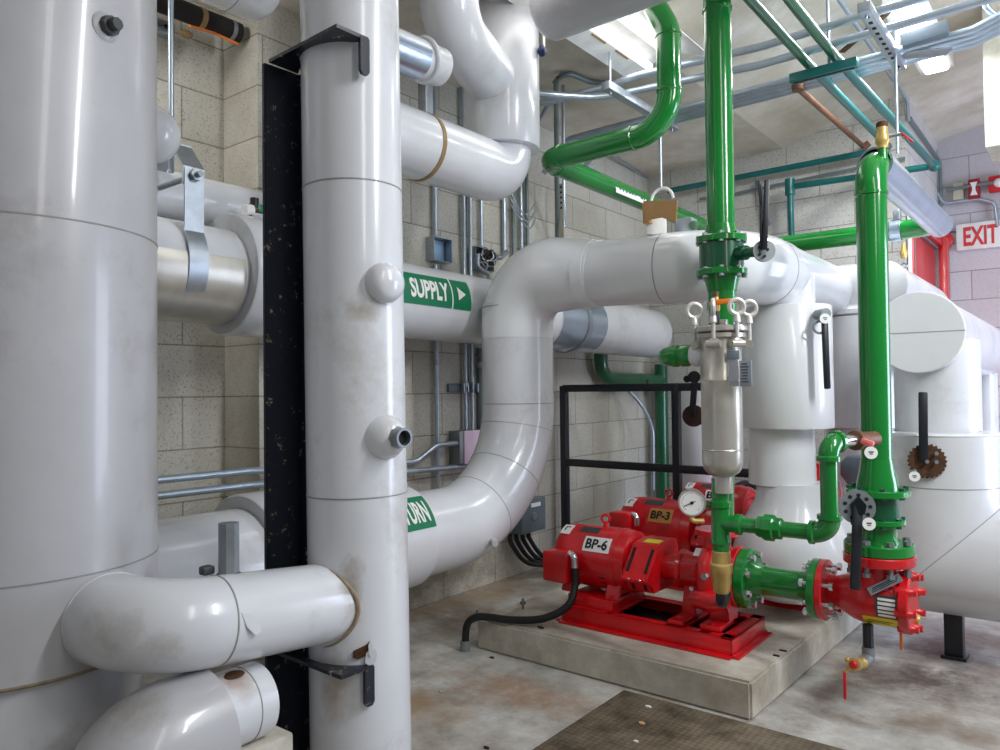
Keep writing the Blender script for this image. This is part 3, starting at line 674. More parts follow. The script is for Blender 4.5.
pv = ony(3.085, 927, 461)
th = thing('rusty_lever', pv, 'black upright lever with rusty toothed disc on the big white pipe', 'valve lever')
mb = MB(); mb.disc(pv, (.25, -.97, 0), .058, .014, 36)
for k in range(24):
    a = 2*PI*k/24; e1, e2, dd = frame_of(V((.25, -.97, 0))); mb.box(pv+e1*(.059*math.cos(a))+e2*(.059*math.sin(a)), (.007, .010, .007))
mb.build('notch_disc', 'rust', th)
tp = ony(3.065, 923, 392); bt = pv+V((-.008, -.02, 0))
mb = MB(); mb.bar(bt, tp, .030, .012, .005, up=(.25, -.97, 0)); mb.build('lever', 'black', th)
for dx, dz in ((0, 0), (.03, .0), (.03, .03), (-.04, -.035)): MB().cyl(pv+V((dx, -.01, dz)), pv+V((dx+.005, -.028, dz)), .007, n=6).build('bolt', 'galv', th)
tagdisc(th, pv+V((-.036, -.03, -.055)), (.25, -.97, .1), .018, .003)

# ================================================================== green piping
GR = .0455
th = thing('filter_riser', (-.957, 2.42, .6), 'tall bright green vertical pipe left of centre right, standing behind the steel strainer', 'pipe')
GX, GY = -.968, 2.42
ptube([(GX, GY, 1.41), (GX, GY, 1.2)], GR, th, 'middle_pipe', 'green', 32)
ptube(fillet([(GX, GY, 1.21), (GX, GY, .88), (-1.05, 2.60, .64), (-1.05, 2.60, .52)], .06), .038, th, 'lower_pipe', 'green', 32)
ptube([(GX, GY, 1.53), (GX, GY, 2.575)], GR, th, 'upper_pipe', 'green', 32)
MB().lathe((GX, GY, 2.29), (0, 0, 1), [(0, GR), (.004, GR+.004), (.012, GR+.004), (.016, GR)], 32, False).build('weld_collar', 'green', th)
def flange(parent, c, d, r, t, mat='green', nb=8, br=None, bl=.0):
    MB().disc(c, d, r, t, 40, .003).build('flange', mat, parent)
th2 = thing('butterfly_valve', (GX, GY, 1.40), 'dark green flanged valve on the tall green pipe, its lever up', 'valve')
for zz, tt in ((1.522, .022), (1.412, .022)): flange(th2, (GX, GY, zz), (0, 0, 1), .083, tt)
MB().lathe((GX, GY, 1.523), (0, 0, 1), [(0, .06), (.02, .056), (.05, GR+.002)], 32, False).build('neck', 'green', th2)
MB().lathe((GX, GY, 1.411), (0, 0, 1), [(-.06, GR+.002), (-.02, .056), (0, .06)], 32, False).build('neck', 'green', th2)
MB().cyl((GX, GY, 1.424), (GX, GY, 1.51), .072, n=32).build('valve_body', 'dkgreen', th2)
bolts(th2, (GX, GY, 1.524), (0, 0, 1), .072, 8, .006, .034); bolts(th2, (GX, GY, 1.411), (0, 0, 1), .072, 8, .006, .034)
sd = V((.80, .0, 0)); s0 = V((GX+.06, GY-.02, 1.468)); s1 = ony(GY-.07, 764, 251)
mb = MB(); mb.cyl(s0, s1, .017, n=20); mb.cyl(s0, s0.lerp(s1, .35), .024, n=20); mb.build('stem', 'dkgreen', th2)
dd = (s1-s0).normalized()
MB().disc(s1, (.55, -.83, 0), .034, .01).build('index_plate', 'galvd', th2)
for k in range(5): MB().cyl(s1+V((.0+.014*math.cos(k*1.25), -.01, .02*math.sin(k*1.25))), s1+V((.004+.014*math.cos(k*1.25), -.018, .02*math.sin(k*1.25))), .005, n=6).build('bolt', 'rubber', th2)
lv0 = s1+V((.008, -.018, .0)); l1 = ony(GY-.09, 767, 180); l2 = ony(GY-.09, 759, 181)
mb = MB(); mb.bar(lv0, l1, .016, .010, .003, up=(.5, -.8, 0)); mb.build('lever', 'black', th2)
mb = MB(); mb.bar(lv0+V((-.01, 0, 0)), l2.lerp(lv0, .35), .009, .006, .002, up=(.5, -.8, 0)); mb.bar(l2.lerp(lv0, .35), l2, .009, .006, .002, up=(.5, -.8, 0)); mb.build('release_trigger', 'black', th2)

# the looping green pipe overhead
th = thing('looping_pipe', (-1.5, 2.6, 1.95), 'bright green pipe bending down from the ceiling and back towards the wall', 'pipe')
g3 = fillet([(-1.33, 2.6, 2.58), (-1.232, 2.6, 2.38), (-1.232, 2.6, 2.005), (-1.80, 2.6, 2.0), (-1.80, 4.38, 1.985), (-1.80, 4.38, 1.5)], [.16, .14, .065, .09], 12)
ptube(g3, GR, th, 'pipe_run', 'green', 32)
for c, d in (((-1.232, 2.6, 2.36), (0, 0, 1)), ((-1.232, 2.6, 2.15), (0, 0, 1)), ((-1.385, 2.6, 2.004), (1, 0, 0)), ((-1.725, 2.6, 2.001), (1, 0, 0)), ((-1.80, 2.68, 2.0), (0, 1, 0))):
    MB().lathe(V(c)-V(d)*.007, d, [(0, GR), (.003, GR+.004), (.011, GR+.004), (.014, GR)], 32, False).build('weld_collar', 'green', th)
ys = onx(-1.77, 613, 190).y; ye = onx(-1.77, 660, 207).y
MB().patch((-1.80, 0, 1.994), (0, 1, -.008), GR+.001, ys, ye, math.radians(-42), math.radians(12), (1, 0, 0)).build('pipe_label', 'label', th)
lab = [o for o in th.children if o.name.startswith('pipe_label')][0]
mb = MB()
for k in range(14):
    u = ys+(ye-ys)*(.07+.062*k)
    if k in (6, 13): continue
    hh = math.radians(random.uniform(14, 20)); w = (ye-ys)*.034
    mb.patch((-1.80, 0, 1.994), (0, 1, -.008), GR+.0025, u, u+w*random.uniform(.6, 1.5), math.radians(-26), math.radians(-26)+hh, (1, 0, 0), 4, .0004)
mb.build('lettering', 'ink', lab)
th = thing('rear_wall_pipe', (-2.43, 4.5, 0), 'dark green pipe bent into a U low on the left block wall', 'pipe')
ptube(fillet([(-2.455, 4.13, 1.30), (-2.455, 4.13, 1.095), (-2.42, 4.9, 1.085)], .12), .044, th, 'bent_pipe', 'dkgreen', 28)
ptube([(-2.42, 4.9, 0), (-2.42, 4.9, 1.2)], .046, th, 'drop_pipe', 'dkgreen', 28)
MB().cyl((-2.43, 4.62, 1.03), (-2.43, 4.62, 1.09), .05, n=20).build('strainer_cup', 'rubber', th)
tag(MB().tube(fillet([onx(-2.41, 629, 391), onx(-2.35, 645, 408), onx(-2.3, 653, 430), onx(-2.3, 653, 490)], .3), .012, 10).build('grey_hose', 'conduit'), 'thin grey hose hanging from the dark green U pipe', 'hose')

# riser above the red suction fitting
SX, SY = -.545, 2.60
th = thing('suction_riser', (SX, SY, .5), 'bright green riser with elbow and silver sleeve at right of centre', 'pipe')
ptube([(SX, SY, .76), (SX, SY, 1.66)], GR, th, 'riser_pipe', 'green', 32)
gp = fillet([(SX, SY, 1.62), (SX, SY, 1.745), (SX, 2.80, 1.752)], .09, 12)
ptube(gp, GR+.001, th, 'top_elbow', 'green', 32)
MB().lathe((SX, SY, 1.632), (0, 0, 1), [(0, GR), (.003, GR+.005), (.011, GR+.005), (.014, GR)], 32, False).build('weld_collar', 'green', th)
ptube(fillet([(SX, 2.78, 1.752), (SX, 3.95, 1.765), (-1.62, 3.95, 1.765)], .09), GR-.001, th, 'rear_run', 'green', 32)
mb = MB(); mb.lathe((SX, 2.66, 1.752), (0, 1, .010), [(0, GR+.002), (0, GR+.009), (1.30, GR+.009), (1.30, GR+.002)], 40, False); mb.build('metal_sleeve', 'alu', th)
xg = -.745
MB().lathe((xg, 3.95, 1.765), (1, 0, 0), [(0, GR+.001), (0, GR+.006), (.045, GR+.006), (.045, GR+.001)], 32, False).build('hanger_band', 'alu', th)
MB().box((xg+.03, 3.94, 1.835), (.03, .04, .05), .004).build('hanger_clamp', 'galv', th)
vz = ony(2.56, 885, 160)
MB().cyl((SX+.03, SY+.03, 1.74), (SX+.03, SY+.03, 1.80), .014, n=16).build('vent_nipple', 'green', th)
va = thing('vent_valve', (SX+.03, SY+.03, 1.787), 'small brass vent valve on top of the green riser elbow', 'valve')
c = V((SX+.03, SY+.03, 1.787))
mb = MB(); mb.lathe(c, (0, 0, 1), [(0, .017), (.014, .017), (.02, .021), (.035, .021), (.045, .017), (.07, .017)], 16); mb.build('body', 'brass', va)
MB().lathe(c, (0, 0, 1), [(.068, .018), (.082, .018), (.086, .014)], 16).build('cap', 'rust', va)
mb = MB(); mb.cyl(c+V((.01, 0, .035)), c+V((.055, .0, .035)), .006, n=10); mb.build('stem', 'galv', va)
MB().bar(c+V((.052, 0, .04)), c+V((.085, .01, .005)), .012, .006, .002).build('lever', 'signred', va)

# lower end of the riser: butterfly valve, flanges
vb = thing('lever_valve', (SX, SY, .5), 'dark green flanged valve low on the green riser with black lever hanging down', 'valve')
MB().lathe((SX, SY, 0), (0, 0, 1), [(.70, .062), (.722, .06), (.76, .052), (.80, GR+.001)], 36, False).build('neck', 'green', vb)
flange(vb, (SX, SY, .695), (0, 0, 1), .094, .022); flange(vb, (SX, SY, .605), (0, 0, 1), .08, .018); 
MB().cyl((SX, SY, .614), (SX, SY, .684), .066, n=36).build('valve_body', 'dkgreen', vb)
bolts(vb, (SX, SY, .697), (0, 0, 1), .082, 8, .006, .036, 'dkgreen'); bolts(vb, (SX, SY, .604), (0, 0, 1), .07, 8, .006, .030, 'dkgreen')
MB().lathe((SX, SY, 0), (0, 0, 1), [(.515, .066), (.535, .062), (.57, .052), (.60, .056)], 36, False).build('lower_neck', 'green', vb)
flange(vb, (SX, SY, .521), (0, 0, 1), .102, .034)
gc = ony(2.47, 857, 507); dd = V((.42, -.9, .08)).normalized()
mb = MB(); mb.disc(gc, dd, .052, .010, 40); mb.cyl(gc, gc-dd*.10, .018, n=16); mb.build('notch_plate', 'galvd', vb)
for k in range(9):
    a = 2*PI*k/9+.3; e1, e2, _ = frame_of(dd); MB().cyl(gc+e1*.036*math.cos(a)+e2*.036*math.sin(a)+dd*.004, gc+e1*.036*math.cos(a)+e2*.036*math.sin(a)+dd*.0065, .006, n=10).build('notch_hole', 'ink', vb)
mb = MB(); a_ = gc+dd*.014; b_ = ony(2.42, 855, 590)
mb.bar(a_+V((0, 0, .012)), b_, .030, .014, .006, up=dd); mb.prism([a_+V((-.022, -.0, .008)), a_+V((0, 0, .034)), a_+V((.022, .0, .008)), a_+V((.016, 0, -.02)), a_+V((-.016, 0, -.02))], dd*.012)
mb.build('lever', 'black', vb)
tagdisc(vb, ony(2.43, 869, 524), (.45, -.88, .1), .0185, .003)

# ================================================================== strainer and its small green pipework
FX, FY = -.918, 2.285
th = thing('strainer', (FX, FY, .75), 'tall stainless steel strainer with eye nuts standing before the green riser', 'strainer')
MB().lathe((FX-.004, FY, 0), (0, 0, 1), [(.700, .030), (.752, .030), (.756, .038), (.764, .050), (.776, .058), (.795, .0622), (.83, .0625), (.99, .0625), (1.047, .0625), (1.049, .064), (1.055, .064), (1.057, .0625), (1.185, .0625)], 48).build('body', 'ss', th)
MB().lathe((FX-.004, FY, 0), (0, 0, 1), [(.833, .0625), (.835, .0638), (.838, .0625)], 48, False).build('weld_ring', 'ss', th)
MB().disc((FX, FY, 1.192), (0, 0, 1), .073, .016, 40, .002).build('body_flange', 'ss', th)
MB().disc((FX, FY, 1.213), (0, 0, 1), .080, .018, 40, .003).build('lid', 'ss', th)
for k, a in enumerate((math.radians(198), math.radians(275), math.radians(18), math.radians(325))):
    c = V((FX+.083*math.cos(a), FY+.083*math.sin(a), 1.214)); t_ = V((-math.sin(a), math.cos(a), 0))
    eb = MB(); eb.cyl(c+V((0, 0, -.05)), c+V((0, 0, .035)), .0065, n=12)
    face = V((.62, -.78, 0)) if k != 1 else V((.9, .4, 0))
    eb.ring(c+V((0, 0, .062)), face, .0225, .0072, 28, 8); eb.tube([c+V((0, 0, .015)), c+V((0, 0, .035)), c+V((0, 0, .042))], [.012, .010, .006], 14)
    eb.build('eye_nut', 'sspale', th)
    lg = MB(); o_ = V((math.cos(a), math.sin(a), 0)); lg.box(c+V((0, 0, -.045))-o_*.006, (.026, .026, .024), .004, Matrix.Rotation(a, 3, 'Z')); lg.cyl(c+V((0, 0, -.05))-t_*.022, c+V((0, 0, -.05))+t_*.022, .012, n=14); lg.build('lug', 'ss', th)
vc = V((FX-.012, FY-.01, 1.220))
st = MB(); st.cyl(vc, vc+V((0, 0, .05)), .011, n=16); st.build('vent_nipple', 'dgrey', th)
vv = thing('lid_valve', vc+V((0, 0, .05)), 'tiny brass valve with orange handle on the strainer lid', 'valve')
mb = MB(); mb.lathe(vc+V((0, 0, .048)), (0, 0, 1), [(0, .009), (.01, .012), (.025, .013), (.035, .009), (.05, .008)], 14); mb.sph(vc+V((-.006, -.012, .074)), .011); mb.build('body', 'brass', vv)
MB().cyl(vc+V((0, 0, .096)), vc+V((0, 0, .112)), .0085, n=12).build('cap', 'copper', vv)
mb = MB(); p0 = vc+V((.003, -.013, .078)); mb.bar(p0, p0+V((.060, .028, .004)), .011, .016, .004); mb.build('handle', 'orange', vv)
MB().box(vc+V((.028, -.01, .012)), (.022, .02, .022), .004).build('lid_plug', 'ss', th)
npl = FX+.030, FY-.058
q = ony(2.235, 738, 373); mb = MB(); 
MB().box(q+V((-.012, -.004, 0)), (.030, .003, .082), .001, Matrix.Rotation(math.radians(20), 3, 'Z')).build('label_bracket', 'chrome', th)
npx = MB().box(q+V((.022, .004, -.002)), (.036, .003, .078), .001, Matrix.Rotation(math.radians(8), 3, 'Z')).build('name_plate', 'galv', th)
mb = MB()
for k in range(7): mb.box(q+V((.020+random.uniform(-.002, .002), .0015, .027-.009*k)), (random.uniform(.016, .026), .002, .0036), 0, Matrix.Rotation(math.radians(8), 3, 'Z'))
mb.build('lettering', 'dgrey', npx)
q2 = ony(2.228, 733, 355); MB().box(q2+V((0, .0, 0)), (.036, .003, .028), .001, Matrix.Rotation(math.radians(24), 3, 'Z')).build('serial_plate', 'greybox', th)

th = thing('strainer_inlet', (-1.08, FY, 1.10), 'short green pipe with white union entering the strainer from the left', 'pipe')
zi = 1.135
MB().lathe((-1.016, FY, zi), (1, 0, 0), [(0, .030), (.004, .035), (.036, .035), (.045, .030), (.10, .030)], 32).build('white_union', 'pvc', th)
MB().lathe((-1.017, FY, zi), (1, 0, 0), [(-.002, .031), (.010, .0362), (.03, .0362), (.032, .034)], 32, False).build('rust_stain', 'pvc', th)
mb = MB(); mb.lathe((-1.086, FY, zi), (1, 0, 0), [(0, .031), (.004, .036), (.022, .036), (.026, .031), (.032, .031), (.036, .036), (.055, .036), (.072, .030)], 32)
mb.tube(fillet([(-1.07, FY, zi), (-1.116, FY, zi), (-1.116, 2.40, zi)], .03), .031, 28); mb.build('elbow', 'green', th)
th = thing('black_tags', (-1.06, 2.3, 1.04), 'two small black discs hanging below the green strainer inlet', 'tag')
MB().disc(ony(2.33, 687, 379), (.6, -.8, 0), .012, .004).build('disc', 'rubber', th)
MB().tube([ony(2.32, 687, 368), ony(2.33, 687, 376)], .0018, 8).build('wire', 'galv', th)
th = thing('rear_lever', (-1.5, 3.8, .9), 'black valve lever with dark rusty disc seen left of the strainer', 'valve lever')
c = ony(3.62, 692, 416)
MB().bar(c, ony(3.62, 695, 379), .034, .014, .006, up=(0, -1, 0)).build('lever', 'black', th)
MB().disc(c+V((0, .02, 0)), (.3, -.95, 0), .056, .02).build('notch_disc', 'darkrust', th)
MB().disc(ony(3.5, 694, 377), (.5, -.85, 0), .03, .01).build('knob', 'rubber', th)
th = thing('far_vessel', (-1.6, 4.4, 0), 'pale lagged drum low behind the black frame left of the strainer', 'pump casing')
c = ony(4.3, 700, 440); MB().lathe((c.x, 4.3, .05), (0, 0, 1), [(0, .15), (.3, .16), (.72, .13), (.98, .13), (1.0, .1)], 48).build('casing_bell', 'pvc', th)

TX, TZ = -.932, .605
th = thing('bypass_pipe', (TX, FY, .5), 'small bright green bypass pipe from tee below strainer to the riser', 'pipe')
MB().lathe((TX, FY, 0), (0, 0, 1), [(.515, .026), (.535, .026), (.54, .031), (.556, .031), (.56, .0285), (.65, .0285), (.655, .033), (.672, .033), (.676, .026), (.745, .026)], 32).build('tee_body', 'green', th)
MB().lathe((TX, FY, TZ), (1, 0, 0), [(.0, .027), (.05, .027), (.052, .032), (.068, .032), (.072, .022), (.125, .022)], 28).build('tee_branch', 'green', th)
MB().lathe((TX+.115, FY, TZ), (1, 0, 0), [(0, .026), (.004, .032), (.020, .032), (.024, .04), (.052, .04), (.056, .032), (.074, .032), (.078, .025)], 8).build('union', 'green', th)
EX = -.606
MB().cyl((TX+.185, FY, TZ), (EX-.05, FY, TZ), .0235, n=28).build('run_pipe', 'green', th)
def elbow(parent, pts, r, col=.005, name='elbow', mat='green'):
    p = fillet(pts, (V(pts[1])-V(pts[0])).length*.8, 10)
    mb = MB(); mb.tube(p, r, 28)
    for a, b in ((p[0], p[1]-p[0]), (p[-1], p[-2]-p[-1])): mb.lathe(a, b, [(0, r), (0, r+col), (.012, r+col), (.016, r)], 28, False)
    mb.build(name, mat, parent)
elbow(th, [(EX-.055, FY, TZ), (EX, FY, TZ), (EX, FY, TZ+.055)], .0295)
MB().cyl((EX, FY, TZ+.05), (EX, FY, .84), .0245, n=28).build('upright_pipe', 'green', th)
e0 = V((EX, FY, .86)); tgt = V((SX-.02, SY-.03, .865)); dr_ = (V((SX+.015, SY-.09, 0))-V((EX, FY, 0))).normalized()
elbow(th, [(EX, FY, .815), (EX, FY, .868), V((EX, FY, .868))+dr_*.045], .0285)
n0 = V((EX, FY, .868))
MB().cyl(n0+dr_*.05, n0+dr_*.17, .0185, n=24).build('nipple', 'chrome', th)
bv = thing('balance_valve', n0+dr_*.17, 'bronze ball valve with pink handle where bypass meets the riser', 'valve')
MB().lathe(n0+dr_*.125, dr_, [(0, .022), (.005, .030), (.024, .030), (.036, .024), (.08, .024), (.11, .024)], 12).build('body', 'copper', bv)
hp = n0+dr_*.16+V((.030, -.045, -.004))
MB().box(hp, (.036, .02, .018), .005, Matrix.Rotation(math.radians(18), 3, 'Y')).build('handle', 'pink', bv)
MB().cyl(n0+dr_*.15, hp, .009, n=12).build('stem', 'chrome', bv)
tagdisc(bv, hp+V((.012, -.016, -.028)), (.45, -.88, .1), .018, .003)
MB().lathe((TX, FY, 0), (0, 0, 1), [(.385, .020), (.392, .026), (.41, .027), (.418, .031), (.445, .031), (.45, .035), (.475, .035), (.48, .029), (.515, .029), (.52, .024)], 12).build('brass_union', 'brass', th)
MB().tube(fillet([(TX, FY, .39), (TX, FY, .352), (TX-.062, 2.47, .338)], .02), .019, 16).build('black_nipple', 'black', th)

# pressure gauge
gq = ony(2.235, 692, 502.5); gd = (CAM-gq); gd.z = -.12; gd = (V((.40, -.9, 0))).normalized()
th = thing('pressure_gauge', gq, 'round steel pressure gauge with white dial in front of the pumps', 'gauge')
MB().lathe(gq-gd*.02, gd, [(0, .038), (.004, .043), (.024, .043), (.028, .0425), (.028, .038), (.024, .0375)], 44).build('case', 'ss', th)
MB().disc(gq+gd*.0052, gd, .0375, .001).build('dial', 'label', th)
s_ = gd.cross(V((0, 0, 1))).normalized()*-1; s_ = V((0, 0, 1)).cross(gd).normalized(); u_ = gd.cross(s_)
mb = MB()
for k in range(21):
    a = math.radians(225-270*k/20); L = .006 if k % 5 == 0 else .0035
    o = s_*math.cos(a)+u_*math.sin(a); mb.bar(gq+gd*.0062+o*(.033-L), gq+gd*.0062+o*.033, .0011, .0006, up=gd)
mb.build('scale_marks', 'ink', th)
a = math.radians(205); o = s_*math.cos(a)+u_*math.sin(a)
mb = MB(); mb.bar(gq+gd*.0075-o*.012, gq+gd*.0075+o*.028, .0022, .0008, up=gd); mb.disc(gq+gd*.0075, gd, .005, .002, 16); mb.build('needle', 'ink', th)
MB().tube(fillet([gq-gd*.01+V((0, 0, -.035)), gq-gd*.0+V((0, .0, -.058)), gq+V((.03, .02, -.058))], .008), .008, 14).build('stem', 'brass', th)
MB().cyl(V((TX, FY, .652)), gq-gd*.018, .0085, n=14).build('nipple', 'green', th)

# spool between suction fitting and pump, and the red suction fitting itself
AZ = .358; PY = 2.62
th = thing('spool_pipe', (-.85, PY, AZ), 'short green flanged spool between the front pump and red suction fitting', 'pipe')
MB().cyl((-.975, PY, AZ), (-.72, PY, AZ), .049, n=36).build('pipe_run', 'green', th)
MB().lathe((-.985, PY, AZ), (1, 0, 0), [(0, .07), (.03, .068), (.055, .055), (.075, .050)], 36, False).build('neck', 'green', th)
MB().lathe((-.725, PY, AZ), (-1, 0, 0), [(0, .07), (.03, .068), (.05, .054), (.065, .050)], 36, False).build('neck', 'green', th)
flange(th, (-.972, PY, AZ), (1, 0, 0), .104, .036); flange(th, (-.738, PY, AZ), (1, 0, 0), .099, .026)
bolts(th, (-.986, PY, AZ), (1, 0, 0), .086, 8, .008, .105, 'chrome', .39)
bolts(th, (-.722, PY, AZ), (1, 0, 0), .080, 8, .008, .105, 'chrome', .39)
th = thing('suction_fitting', (SX, PY, .27), 'red cast suction fitting with plates below the green riser', 'suction fitting')
flange(th, (-.714, PY, AZ), (1, 0, 0), .099, .022, 'red')
MB().lathe((-.72, PY, AZ), (1, 0, 0), [(0, .05), (.03, .048), (.06, .056), (.10, .077), (.13, .084), (.245, .084), (.25, .08)], 44).build('body', 'red', th)
MB().lathe((SX, SY, 0), (0, 0, 1), [(.40, .064), (.44, .058), (.47, .06), (.475, .06)], 36, False).build('neck', 'red', th)
flange(th, (SX, SY, .488), (0, 0, 1), .104, .03, 'red')
bolts(th, (SX, SY, .497), (0, 0, 1), .086, 8, .008, .11, 'galvd', .2)
MB().disc((-.468, PY, AZ), (1, 0, 0), .098, .03, 44, .004).build('end_cover', 'red', th)
for k in range(8):
    a = 2*PI*k/8+.2; MB().lathe((-.49, PY+.084*math.cos(a), AZ+.084*math.sin(a)), (1, 0, 0), [(0, .015), (.04, .015), (.045, .011), (.058, .011)], 8).build('cover_bolt', 'red', th)
mb = MB(); pt_ = [V((SX+a, PY-.0855+abs(a)*0, AZ+b)) for a, b in ((-.01, .02), (.055, .02), (.055, -.05), (-.01, -.05))]
pl = MB(); pl.patch((-.72, PY, AZ), (1, 0, 0), .0845, .175, .238, math.radians(160), math.radians(207), (0, 1, 0)).build('name_plate', 'dgrey', th)
plt = [o for o in th.children if o.name.startswith('name_plate')][0]
mb = MB()
for a0, a1 in ((166, 171), (174, 180), (183, 189), (192, 197), (200, 205)):
    mb.patch((-.72, PY, AZ), (1, 0, 0), .0862, .182, .231, math.radians(a0), math.radians(a1), (0, 1, 0), 4, .0004)
mb.build('lettering', 'label', plt)
MB().patch((-.72, PY, AZ), (1, 0, 0), .0845, .135, .238, math.radians(211), math.radians(240), (0, 1, 0)).build('warning_sticker', 'yellow', th)
st_ = [o for o in th.children if o.name.startswith('warning_sticker')][0]
mb = MB(); mb.patch((-.72, PY, AZ), (1, 0, 0), .0862, .150, .22, math.radians(220), math.radians(222), (0, 1, 0), 4, .0003); mb.patch((-.72, PY, AZ), (1, 0, 0), .0862, .150, .21, math.radians(226), math.radians(228), (0, 1, 0), 4, .0003); mb.build('lettering', 'ink', st_)
a_ = ony(2.53, 842, 589); mb = MB(); q0, q1 = ony(2.525, 869, 592), ony(2.545, 901, 577)
mb.bar(q0, q1, .024, .003, .0, up=(.35, -.9, .35)); tagp = mb.build('tilted_tag', 'galv', th)
tb = MB(); n_t = V((.1, -.95, .3)).normalized()*.0022
for f in (-.006, 0, .006): tb.bar(q0.lerp(q1, .1)+V((0, 0, f))+n_t, q0.lerp(q1, .88)+V((0, 0, f))+n_t, .0022, .001, up=(.35, -.9, .35))
tb.build('lettering', 'ink', tagp)
# drain valve below the fitting
th = thing('drain_valve', (SX-.03, PY-.06, .12), 'brass drain valve with red cap below the red suction fitting', 'valve')
c = ony(2.56, 868, 634); b_ = c+V((0, 0, -.05)); e_ = ony(2.47, 857, 664)
MB().cyl(c+V((0, 0, .03)), b_, .016, n=8).build('black_nipple', 'black', th)
MB().tube(fillet([b_+V((0, 0, .01)), b_+V((0, 0, -.025)), b_.lerp(e_, .55)+V((0, 0, -.018))], .015), .019, 16).build('elbow', 'galvd', th)
f_ = b_.lerp(e_, .45)+V((0, 0, -.02))
MB().lathe(f_, e_-f_, [(0, .018), (.015, .018), (.02, .014), (.04, .016), (.055, .016), (.06, .02), (.075, .02)], 14).build('body', 'brass', th)
dd = (e_-f_).normalized()
MB().lathe(f_+dd*.072, dd, [(0, .012), (.010, .012), (.014, .008)], 12).build('red_cap', 'signred', th)
MB().sph(f_+dd*.05+V((-.026, .0, .006)), .009).build('cap_knob', 'brass', th)
hh = ony(2.44, 844.5, 671); MB().bar(hh, hh+V((0, 0, -.085)), .009, .006, .002, up=(0, -1, 0)).build('hanging_handle', 'signred', th)
MB().cyl(f_+dd*.07, hh+V((0, 0, -.004)), .004, n=8).build('handle_stem', 'brass', th)
th = thing('cover_drain', (-.45, 2.62, .26), 'brass plug valve with orange handle at the right of the red fitting', 'valve')
c = ony(2.66, 917, 622)
MB().lathe(c+V((-.04, 0, .015)), (1, -.1, -.2), [(0, .012), (.02, .018), (.035, .02), (.05, .016)], 12).build('body', 'brass', th)
h2 = ony(2.58, 901, 632); MB().bar(h2, h2+V((.0, 0, -.055)), .008, .005, .001, up=(0, -1, 0)).build('handle', 'orange', th)
MB().cyl(c+V((-.06, 0, .02)), h2+V((0, 0, 0)), .006, n=8).build('stem', 'brass', th)

